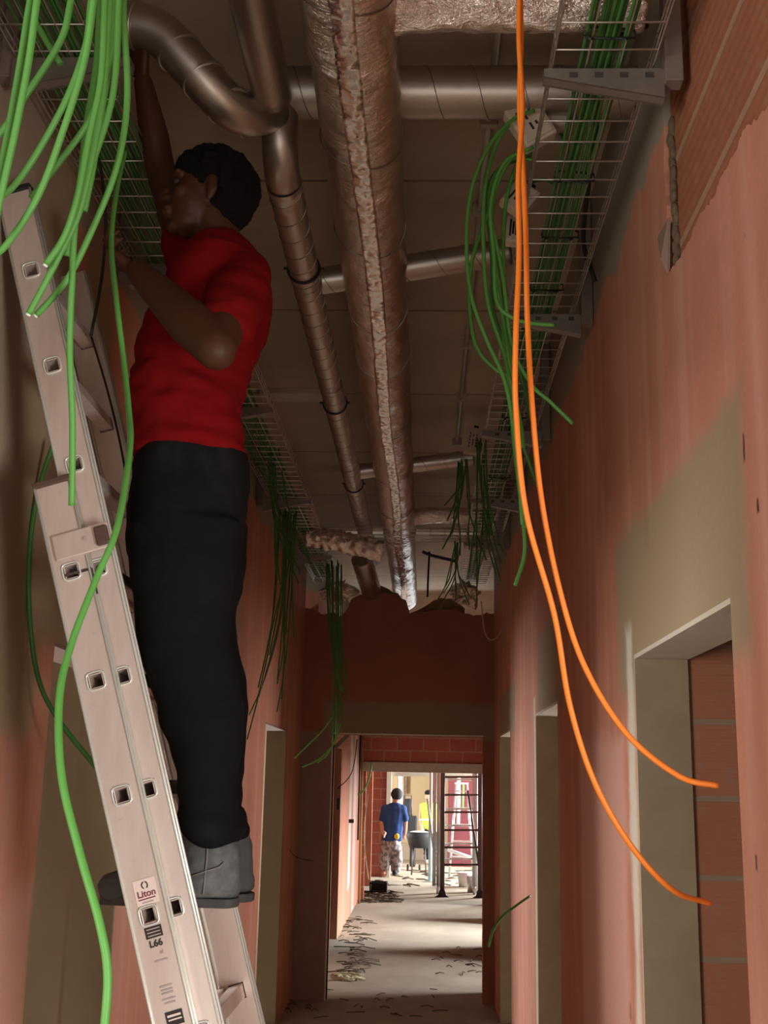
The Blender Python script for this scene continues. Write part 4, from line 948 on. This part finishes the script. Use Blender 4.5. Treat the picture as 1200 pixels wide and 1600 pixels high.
# hair
hr = MB(); hr.ball(hp(-.022, 0, .050), .104, .088, .088, 24, 16); hr.ball(hp(-.055, 0, .01), .078, .078, .09, 20, 14); hr.ball(hp(.02, 0, .075), .075, .076, .055, 20, 14)
rs = random.Random(3)
for k in range(420):
    th = rs.uniform(0, 2*math.pi); ph = rs.uniform(-.55, 1.5)
    dv = fw*(math.cos(th)*math.cos(ph)) + sdv*(math.sin(th)*math.cos(ph)) + upv*math.sin(ph)
    if dv.dot(fw) > .45 and dv.z < .55: continue
    if dv.dot(fw) > -.05 and dv.z < .12: continue
    c = hp(-.022, 0, .045) + fw*(dv.dot(fw)*.110) + sdv*(dv.dot(sdv)*.095) + upv*(dv.dot(upv)*.098)
    hr.ball(c, rs.uniform(.009, .015), None, None, 7, 5)
remesh(hr, 'hair', M['hair'], wk, .0045, 1, lambda c: .003*noise.noise(c*90))
# shirt
st = MB()
rows = [(384, 318, 386, .085), (402, 296, 404, .15), (430, 276, 419, .205), (470, 252, 426, .215), (510, 230, 419, .20), (550, 215, 405, .18), (590, 208, 388, .168), (620, 206, 379, .162), (660, 207, 380, .165), (700, 209, 385, .172), (712, 209, 387, .174)]
st.chain([rowp(y, a, b, YW, r_, .03) for y, a, b, r_ in rows], 6, 20, 10)
s2 = sh.lerp(elb, .55); st.chain([(P(372, 430, YW - .1), (.085, .08, .07)), (sh, (.072, .07, .072)), (s2, (.070, .068, .066))], 16, 16, 10)
s3 = shr.lerp(elr, .30); st.chain([(P(330, 440, YW + .1), (.08, .08, .08)), (shr, (.076, .072, .076)), (s3, (.066, .064, .062))], 8, 16, 10)
def shirt_disp(c):
    r_ = Vector(c); f_ = .0065*noise.noise(Vector((r_.x*7 + r_.z*4, r_.y*5, r_.z*17))) + .004*noise.noise(Vector((r_.x*15, r_.y*12, r_.z*30)))
    low = max(0, 1 - abs(r_.z - P(300, 620, YW).z)/.22); return f_*(1 + 1.8*low) + .003
remesh(st, 'tshirt', M['red'], wk, .0065, 14, shirt_disp)
# trousers
tr = MB()
tr.chain([rowp(712, 211, 388, YW, .165, .03), rowp(740, 204, 389, YW, .17, .04), rowp(800, 200, 386, YW, .180, .045), rowp(840, 202, 380, YW, .185, .045), rowp(870, 203, 375, YW, .175, .045)], 6, 20, 10)
leg = [(820, 200, 382, .095), (880, 203, 374, .098), (950, 208, 364, .092), (1000, 214, 364, .088), (1050, 224, 373, .086), (1090, 234, 376, .085), (1130, 247, 376, .084), (1180, 263, 372, .082), (1230, 274, 366, .08), (1262, 281, 362, .078), (1285, 286, 368, .08), (1302, 292, 366, .078)]
for Yl, dx in ((YW - .088, 0), (YW + .105, 10)):
    tr.chain([rowp(y, a + dx, b + dx, Yl, r_, .03) for y, a, b, r_ in leg], 6, 18, 10)
tr.chain([(P(352, 1290, YW - .05), (.03, .03, .022)), (P(368, 1276, YW - .03), (.016, .02, .018))], 4); tr.chain([(P(365, 1296, YW + .08), (.03, .03, .02)), (P(384, 1303, YW + .1), (.012, .02, .010))], 4)
def tr_disp(c):
    f_ = .012*noise.noise(Vector((c.x*6 + c.z*3, c.y*5, c.z*7))) + .004*noise.noise(Vector((c.x*14, c.y*12, c.z*20)))
    low = max(0, 1 - (c.z - P(300, 1300, YW).z)/.35); return f_*(1 + 1.2*low) + .002*low*math.sin(c.z*95 + c.x*20)
remesh(tr, 'trousers', M['trousers'], wk, .0075, 12, tr_disp)
# boots (standing on the rung of the fly section)
def boot(Yl, dx, dyp, lb):
    b = MB()
    def q(x, y): return P(x + dx, y + dyp, Yl)
    b.chain([(q(326, 1300), (.062, .052, .02)), (q(328, 1335), (.068, .052, .03)), (q(325, 1375), (.075, .050, .035)), (q(332, 1390), (.066, .046, .02))], 6, 16, 10)
    b.chain([(q(300, 1372), (.075, .05, .045)), (q(245, 1382), (.06, .050, .035)), (q(195, 1384), (.05, .05, .036)), (q(178, 1386), (.036, .044, .033))], 8, 16, 10)
    b.chain([(q(345, 1392), (.045, .045, .02)), (q(250, 1396), (.06, .048, .018)), (q(180, 1398), (.034, .042, .014))], 8, 16, 10)
    o = remesh(b, 'boot', M['boot'], wk, .005, 3, lambda c: .003*noise.noise(Vector((c.x*30, c.y*20, c.z*34))) + .0015*noise.noise(c*70))
    o['label'] = lb
    s = MB(); a = q(161, 1400); e = q(372, 1411); zt_ = a.z; pts = []
    L = e.x - a.x
    for i in range(28):
        t_ = i/27; wdt = .030 + .018*math.sin(min(1, t_*3.2)*math.pi/2) - .010*math.exp(-((t_-.55)/.16)**2) ; 
        if t_ > .93: wdt *= math.sqrt(max(.15, 1 - ((t_-.93)/.07)**2))
        pts.append((a.x + L*t_, Yl - wdt))
    for i in reversed(range(28)):
        t_ = i/27; wdt = .030 + .018*math.sin(min(1, t_*3.2)*math.pi/2) - .010*math.exp(-((t_-.55)/.16)**2)
        if t_ > .93: wdt *= math.sqrt(max(.15, 1 - ((t_-.93)/.07)**2))
        pts.append((a.x + L*t_, Yl + wdt))
    s.prism(pts, 'z', zt_ - .016, zt_ + .004)
    so = s.build('sole', M['sole'], None, bevel=.003, center=False); so.parent = o
    for v in so.data.vertices: v.co = v.co - world_loc(wk)
    so.location = (0, 0, 0)
    sm_ = MB(); sm_.tube([q(331, 1312) + Vector((0, -.0545, 0)), q(330, 1340) + Vector((0, -.0535, 0)), q(327, 1365) + Vector((0, -.0525, 0)), q(324, 1395) + Vector((0, -.050, 0))], .0016, 5)
    sm_.tube([q(368, 1345) + Vector((-.02, -.045, 0)), q(350, 1352) + Vector((0, -.0535, 0)), q(330, 1358) + Vector((0, -.054, 0)), q(300, 1368) + Vector((0, -.052, 0))], .0016, 5)
    so2 = sm_.build('stitched_seam', M['seam_thread'], wk); so2.parent = o
    lc = MB()
    for i in range(4):
        p_ = q(283 - i*14, 1350 + i*6); lc.tube([p_ + Vector((0, -.042, -.006)), p_ + Vector((.004, -.02, .016)), p_ + Vector((0, .02, .016))], .0025, 6)
    lo = lc.build('laces', M['black_plastic'], wk); 
    lo.parent = o
    return o
boot(YW - .085, 0, 0, 'near dusty grey work boot'); boot(YW + .105, 24, -8, 'far dusty grey work boot')

# ================================================================== FAR PEOPLE
YF = 21.0
fp = thing('person', 'man in a navy t-shirt, dark cap and grey camouflage trousers walking away', 'person', P(612, 1368, YF))
g = MB(); sp_ = F/YF/1.0
def q(x, y, dy=0): return P(x, y, YF + dy)
m1 = 1/85.0
g.chain([(q(615, 1268), (.12, .10, .1)), (q(613, 1300), (.14, .1, .1)), (q(611, 1325), (.13, .11, .1))], 8)
g.chain([(q(605, 1320), (.09, .09, .08)), (q(602, 1345), (.07, .07, .08)), (q(600, 1366), (.05, .05, .05))], 8); g.chain([(q(619, 1320), (.09, .09, .08)), (q(619, 1345, .05), (.07, .07, .08)), (q(618, 1362, .1), (.05, .05, .05))], 8)
g.chain([(q(602, 1265), (.07, .07, .07)), (q(597, 1285), (.05, .05, .05)), (q(597, 1300, -.1), (.04, .04, .04)), (q(601, 1302, -.25), (.035, .035, .035))], 6)
g.chain([(q(628, 1265), (.07, .07, .07)), (q(633, 1285), (.05, .05, .05)), (q(632, 1302, .1), (.04, .04, .04)), (q(630, 1306, .2), (.035, .035, .035))], 6)
g.chain([(q(617, 1258), (.06, .06, .05)), (q(619, 1250), (.058, .06, .05)), (q(620, 1242), (.085, .1, .1))], 6)
g.ball(q(613, 1244), .02, .02, .03); g.ball(q(627, 1244), .02, .02, .03)
g.chain([(q(631, 1306, .2), (.03, .03, .03)), (q(632, 1311, .2), (.02, .03, .02))], 4); g.chain([(q(600, 1303, -.25), (.03, .03, .03)), (q(600, 1308, -.3), (.02, .03, .02))], 4)
remesh(g, 'body', M['skin_light'], fp, .014, 3)
g = MB(); g.chain([(q(617, 1256), (.10, .09, .03)), (q(616, 1262), (.19, .12, .045)), (q(615, 1270), (.215, .13, .06)), (q(614, 1285), (.20, .14, .08)), (q(613, 1305), (.18, .14, .07)), (q(612, 1313), (.185, .14, .03))], 7)
g.chain([(q(603, 1264), (.09, .09, .08)), (q(598, 1280), (.07, .07, .06))], 5); g.chain([(q(628, 1264), (.09, .09, .08)), (q(633, 1280), (.07, .07, .06))], 5)
remesh(g, 'tshirt', M['navy'], fp, .014, 2, lambda c: .01*noise.noise(c*9))
g = MB(); g.chain([(q(612, 1312), (.175, .14, .04)), (q(611, 1325), (.17, .14, .08))], 5)
g.chain([(q(604, 1325), (.11, .11, .08)), (q(602, 1345), (.10, .1, .08)), (q(601, 1357), (.09, .09, .05))], 7); g.chain([(q(619, 1325), (.11, .11, .08)), (q(620, 1345, .05), (.10, .1, .08)), (q(618, 1360, .1), (.09, .09, .05))], 7)
remesh(g, 'trousers', M['camo'], fp, .014, 2, lambda c: .012*noise.noise(c*11))
g = MB(); g.ball(q(620, 1241), .105, .12, .11, 16, 10); g.ball(q(620, 1242, .1), .08, .08, .02, 12, 8); g.build('cap', M['cap'], fp)
for x, y, lb_ in ((599.5, 1366, 'pale'), (617, 1364, 'dark')):
    g = MB(); g.ball(q(x, y - 1), .05, .11, .045, 12, 8); g.ball(q(x, y + 2), .05, .13, .02, 12, 8); o = g.build('shoe', M['skin_light'] if lb_ == 'pale' else M['cap'], fp)
g = MB(); g.ball(q(620, 1307, -.14), .045, .03, .05, 10, 8); o = g.build('tool_pouch', M['yellow'], fp); o['label'] = 'yellow pouch at the back pocket'
# hi-vis worker behind
Y3 = 25.0
fp2 = thing('person', 'person in a lime hi-vis vest half hidden behind the scaffold frame', 'person', P(668, 1352, Y3))
def q3(x, y, dy=0): return P(x, y, Y3 + dy)
g = MB(); g.chain([(q3(670, 1262), (.16, .1, .08)), (q3(671, 1290), (.14, .1, .1)), (q3(672, 1310), (.13, .1, .08))], 6)
for dx in (-5, 5): g.chain([(q3(672 + dx, 1310), (.08, .08, .08)), (q3(672 + dx, 1346), (.05, .06, .05))], 6); g.chain([(q3(670 + dx*2.2, 1260), (.055, .055, .055)), (q3(670 + dx*2.5, 1280), (.045, .045, .045)), (q3(670 + dx*2, 1298, -.1), (.04, .04, .04))], 6)
g.chain([(q3(670, 1254), (.06, .06, .05)), (q3(670, 1244), (.08, .09, .1))], 5); remesh(g, 'body', M['skin_light'], fp2, .016, 2)
g = MB(); g.chain([(q3(670, 1258), (.20, .13, .06)), (q3(671, 1275), (.19, .14, .08)), (q3(671, 1292), (.18, .14, .07))], 6); remesh(g, 'hi_vis_vest', M['hivis'], fp2, .016, 2)
g = MB(); g.tube([q3(655, 1281, -.16), q3(677, 1281, -.16)], .018, 6); g.build('reflective_band', M['white'], fp2)
g = MB(); 
for dx in (-5, 5): g.chain([(q3(672 + dx, 1300), (.10, .12, .08)), (q3(672 + dx, 1340), (.07, .09, .05))], 6)
remesh(g, 'trousers', M['trousers'], fp2, .016, 2)
g = MB(); g.ball(q3(670, 1239), .09, .1, .065, 14, 10); g.build('hair', M['hair'], fp2)

# ================================================================== FAR EQUIPMENT
YS = 18.9
sc_ = thing('scaffold_frame', 'dark-runged aluminium scaffold frame standing in the far opening', 'scaffold', P(715, 1385, YS))
def s_(x, y, dy=0): return P(x, y, YS + dy)
for x, dy, r_ in ((691, 0, .036), (750, 0, .036)): 
    zt_ = s_(x, 1196).z; b = s_(x, 1384, dy); g = MB(); g.tube([(b.x, b.y, 0.05), (b.x, b.y, 2.35)], r_*1.0, 12); g.build('post', M['scaf_dark'], sc_)
for x, dy, r_ in ((686, .5, .045), (678, .5, .03), (742, .55, .045)):
    b = s_(x, 1375, dy); g = MB(); g.tube([(b.x, b.y, 0.12), (b.x, b.y, 2.45)], r_, 12); g.build('post', M['scaf'], sc_)
for i, y in enumerate((1214, 1242, 1269, 1297, 1324, 1351)):
    a = s_(691, y); b = s_(750, y); g = MB(); g.tube([a, b], .017, 8); g.build('rung', M['scaf_dark'], sc_)
g = MB(); g.tube([s_(731, 1235, .03), s_(748, 1352, .03)], .016, 8); g.build('diagonal_brace', M['scaf_dark'], sc_)
for i, y in enumerate((1218, 1264, 1290, 1318, 1342)):
    a = s_(686, y, .55); b = s_(742, y, .55); g = MB(); g.tube([a, b], .014, 8); g.build('rung', M['scaf'], sc_)
for x in (691, 750):
    b = s_(x, 1384); g = MB(); g.prism([(-.11, 0), (.11, 0), (.06, .03), (.045, .09), (.03, .12), (-.03, .12), (-.045, .09), (-.06, .03)], 'y', -.05, .05)
    for v in g.v: v += Vector((b.x, b.y, 0.0))
    g.build('foot', M['rubber'], sc_, bevel=.006)
for x in (684, 741):
    b = s_(x, 1372, .55); g = MB(); g.tube([(b.x - .02, b.y, .07), (b.x + .02, b.y, .07)], .07, 18); g.build('castor', M['scaf'], sc_)
# blue-white prop
b0 = P(672, 1352, 21.6); pr = thing('steel_prop', 'slim pale steel prop standing left of the scaffold frame', 'prop', (b0.x, b0.y, 0))
g = MB(); g.tube([(b0.x, b0.y, .02), (b0.x, b0.y, 1.1)], .034, 12); g.build('outer_tube', simple('pale_blue_paint', (0.41, 0.60, 0.65), 0.5), pr)
g = MB(); g.tube([(b0.x, b0.y, 1.1), (b0.x, b0.y, 2.6)], .024, 12); g.build('inner_tube', simple('rust_pink_paint', (0.60, 0.40, 0.36), 0.6), pr)
g = MB(); g.box((b0.x - .09, b0.y - .09, 0), (b0.x + .09, b0.y + .09, .02)); g.build('base_plate', M['scaf'], pr)
# step ladder
Y4 = 22.6; sl = thing('step_ladder', 'aluminium step ladder standing behind the scaffold frame', 'ladder', P(722, 1360, Y4))
def s4(x, y, dy=0): return P(x, y, Y4 + dy)
for (x0, x1) in ((713, 702), (730, 740)):
    g = MB(); a = s4(x0, 1225); b = s4(x1, 1352); b.z = .02; g.tube([b, a], .022, 8); g.build('leg', M['scaf'], sl)
    g = MB(); a = s4(x0, 1225, .05); b = s4(x1, 1345, .7); b.z = .02; g.tube([b, a], .018, 8); g.build('leg', M['scaf'], sl)
for i, y in enumerate((1236, 1262, 1288, 1314, 1338)):
    t_ = (y-1225)/127; g = MB(); a = s4(713 - 11*t_, y); b = s4(730 + 10*t_, y); g.box((a.x, a.y - .04, a.z - .012), (b.x, a.y + .05, a.z + .012)); g.build('tread', M['scaf'], sl)
g = MB(); a = s4(711, 1225); b = s4(732, 1223); g.box((a.x, a.y - .08, a.z), (b.x, a.y + .14, a.z + .03)); g.build('platform', M['white'], sl)
# mortar tub on stand, dark machine
Y5 = 23.2
tb = thing('mortar_tub', 'black rubber mortar tub on a low stand beside the walking man', 'tub', P(655, 1345, Y5))
a = P(655, 1318, Y5); g = MB(); prof = [(.02, .0), (.19, .0), (.24, .18), (.27, .30), (.25, .30), (.22, .18)]
vs = []; fs = []; ns = 24
for (r_, h_) in prof:
    for k in range(ns): vs.append((a.x + r_*math.cos(2*math.pi*k/ns), a.y + r_*math.sin(2*math.pi*k/ns), a.z - .08 + h_))
for i in range(len(prof)-1):
    for k in range(ns): fs.append((i*ns+k, i*ns+(k+1) % ns, (i+1)*ns+(k+1) % ns, (i+1)*ns+k))
fs.append(tuple(range(ns))); g.add(vs, fs, True); g.build('bucket', M['rubber'], tb)
g = MB(); g.ball((a.x, a.y, a.z + .19), .215, .215, .05, 16, 8); g.build('mortar', M['white'], tb)
for dx in (-.14, .14):
    for dy in (-.12, .12): g = MB(); g.tube([(a.x + dx, a.y + dy, 0), (a.x + dx*.8, a.y + dy*.8, a.z - .07)], .016, 6); g.build('leg', M['scaf_dark'], tb)
mc = thing('site_vacuum', 'black upright machine with a handle standing beyond the walking man', 'machine', P(645, 1340, 24.2))
def s6(x, y, dy=0): return P(x, y, 24.2 + dy)
a = s6(637, 1300); b = s6(652, 1275); g = MB(); g.box((a.x, 24.05, a.z), (b.x, 24.45, b.z)); g.build('motor_head', M['rubber'], mc, bevel=.03)
a = s6(640, 1340); b = s6(650, 1300); g = MB(); g.box((a.x, 24.1, 0.08), (b.x, 24.4, b.z)); g.build('tank', M['black_plastic'], mc, bevel=.03)
a = s6(632, 1275); b = s6(642, 1248); g = MB(); g.box((a.x, 24.15, a.z), (b.x, 24.35, b.z)); g.build('filter_box', M['rubber'], mc, bevel=.02)
g = MB(); g.tube([s6(631, 1262), s6(631, 1243), s6(643, 1243), s6(643, 1275)], .014, 8); g.build('handle', M['scaf_dark'], mc)
for dx in (-.1, .14): g = MB(); a = s6(645, 1338); g.tube([(a.x + dx - .02, 24.2, .06), (a.x + dx + .02, 24.2, .06)], .06, 16); g.build('wheel', M['rubber'], mc)
# white pipes on floor, buckets behind scaffold
def rod(label, name, cat, pts, r_, mat):
    tag(MB().tube(pts, r_, 10).build(name, mat), label, cat)
rod('white plastic pipe lying slanted behind the lower scaffold rungs', 'plastic_pipe', 'pipe', [P(700, 1328, 22.0), P(735, 1340, 21.8)], .03, M['white'])
rod('grey plastic pipe leaning against the scaffold left post', 'plastic_pipe', 'pipe', [P(668, 1248, 20.3), P(680, 1350, 20.0)], .022, M['scaf'])
rod('orange steel post at the right edge of the far opening', 'steel_post', 'post', [(P(745, 1300, 20.6).x, 20.6, 0), (P(745, 1300, 20.6).x, 20.6, 2.5)], .05, M['orange_steel'])
bx_ = P(728, 1356, 20.8); tag(MB().tube([(bx_.x, 20.8, 0), (bx_.x, 20.8, .24)], [.12, .15], 20).build('bucket', M['white']), 'white bucket on the floor behind the scaffold frame', 'bucket')
bx_ = P(740, 1368, 19.8); tag(MB().tube([(bx_.x, 19.8, 0), (bx_.x, 19.8, .26)], [.10, .12], 20).build('bucket', M['scaf']), 'grey bucket by the right scaffold post', 'bucket')
rod('thin white conduit hanging behind the scaffold frame, left of two', 'conduit_pipe', 'pipe', [P(717, 1200, 24.0), P(716, 1290, 24.0)], .035, M['white'])
rod('thin green conduit hanging behind the scaffold frame, right of two', 'conduit_pipe', 'pipe', [P(724, 1225, 24.0), P(723, 1265, 24.0)], .02, M['green'])
rod('white vertical post behind the cap of the walking man', 'steel_post', 'post', [P(628, 1300, 28.0), P(628, 1205, 28.0)], .09, M['white'])
# left edge cabling and timber in the passage
rod('orange timber batten standing at the left edge of the far opening', 'timber_batten', 'batten', [(P(566, 1200, 17.6).x, 17.6, 0), (P(566, 1200, 17.6).x, 17.6, 2.4)], .02, M['wood'])
rod('dark pipe standing beside the orange batten at the far opening', 'dark_pipe', 'pipe', [(P(562, 1200, 17.4).x, 17.4, .9), (P(562, 1200, 17.4).x, 17.4, 2.5)], .012, M['rubber'])
cable('green_lead', 'pale green cable curving down the left jamb of the far opening', [P(581, 1193, 17.3), P(577, 1215, 17.3), P(568, 1235, 17.3), P(556, 1243, 17.3)], .012, M['green'])
cable('green_lead', 'long thin green cable hanging at the left of the far opening', [P(575, 1240, 17.5), P(569, 1290, 17.5), P(570, 1330, 17.5), P(576, 1375, 17.5)], .008, M['straw'])
cable('dark_lead', 'thin dark cable drooping across the left passage wall', [P(528, 1232, 13.6), P(545, 1215, 13.9), P(553, 1195, 14.3), P(558, 1155, 14.3)], .006, M['rubber'])
cable('dark_lead', 'thin dark cable stub on the left corridor wall before the portal', [P(452, 1328, 9.3), P(462, 1338, 9.4), P(475, 1343, 9.5), P(490, 1345, 9.6)], .003, M['rubber'])
g = MB(); a = P(549, 1283, 14.6); g.obox(a, (.03, 0, 0), (0, .03, 0), (0, 0, .022)); tag(g.build('socket_box', M['rubber'], bevel=.004), 'small black socket box on the left passage wall', 'socket')
g = MB(); a = P(529, 1256, 11.6); g.obox(a, (.015, 0, 0), (0, .05, 0), (0, 0, .055)); tag(g.build('socket_box', M['rubber'], bevel=.004), 'dark electrical box just past the left edge of the portal', 'socket')
g = MB(); a = P(534, 1158, 10.3); g.obox(a, (.055, 0, .055), (0, .02, 0), (-.012, 0, .012)); tag(g.build('corner_brace', M['post']), 'small diagonal brace in the upper left portal corner', 'brace')
# crate and offcuts on the floor
cr_ = thing('plastic_crate', 'black plastic crate on the floor at the left of the far opening', 'crate', P(589, 1392, 16.9))
a = PZ(577, 1396, 0); yk = a.y; w_ = .28
for nm, bb in (('side', ((0, 0, 0), (w_, .02, .04))), ('side', ((0, 0, .14), (w_, .02, .17))), ('side', ((0, .28, 0), (w_, .3, .17))), ('end', ((0, 0, 0), (.02, .3, .17))), ('end', ((w_-.02, 0, 0), (w_, .3, .17))), ('bottom', ((0, 0, 0), (w_, .3, .015)))):
    g = MB(); g.box((a.x + bb[0][0], yk + bb[0][1], bb[0][2]), (a.x + bb[1][0], yk + bb[1][1], bb[1][2])); g.build(nm, M['rubber'], cr_)
g = MB()
for i in range(6): g.box((a.x + .03 + i*.042, yk, .03), (a.x + .04 + i*.042, yk + .015, .15))
g.build('slats', M['rubber'], cr_)
def scatter(label, name, region, cnt, mat, Ls=(.05, .25), r_=.005):
    g = MB(); rs_ = random.Random(len(label))
    for k in range(cnt):
        x = rs_.uniform(region[0], region[1]); y = rs_.uniform(region[2], region[3]); c = PZ(x, y, .006); an = rs_.gauss(0, .5); L = rs_.uniform(*Ls)
        d = Vector((math.cos(an), math.sin(an)*2, 0)).normalized()*L/2; b = Vector((-d.y, d.x, 0))*.2*rs_.uniform(-1, 1)
        g.tube([c - d, c + b + Vector((0, 0, rs_.uniform(0, .02))), c + d], r_, 5)
    tag(g.build(name, mat), label, 'debris', kind='stuff')
scatter('pale cable offcuts and straw heaped at the left foot of the portal', 'floor_offcuts', (528, 560, 1522, 1532), 70, M['straw'], (.05, .2))
scatter('dark cable offcuts strewn along the left side of the passage floor', 'floor_offcuts', (534, 580, 1432, 1520), 60, M['debris'], (.06, .3))
scatter('dark cable offcuts piled around the crate', 'floor_offcuts', (560, 620, 1392, 1410), 90, M['debris'], (.1, .4), .008)
scatter('few dark offcuts on the right of the passage floor', 'floor_offcuts', (680, 750, 1480, 1525), 16, M['debris'], (.05, .18))
scatter('scattered offcuts on the corridor floor before the portal', 'floor_offcuts', (440, 720, 1545, 1590), 26, M['debris'], (.04, .15), .004)
scatter('cables and scraps on the floor of the far hall', 'floor_offcuts', (590, 745, 1360, 1384), 60, M['debris'], (.1, .45), .01)
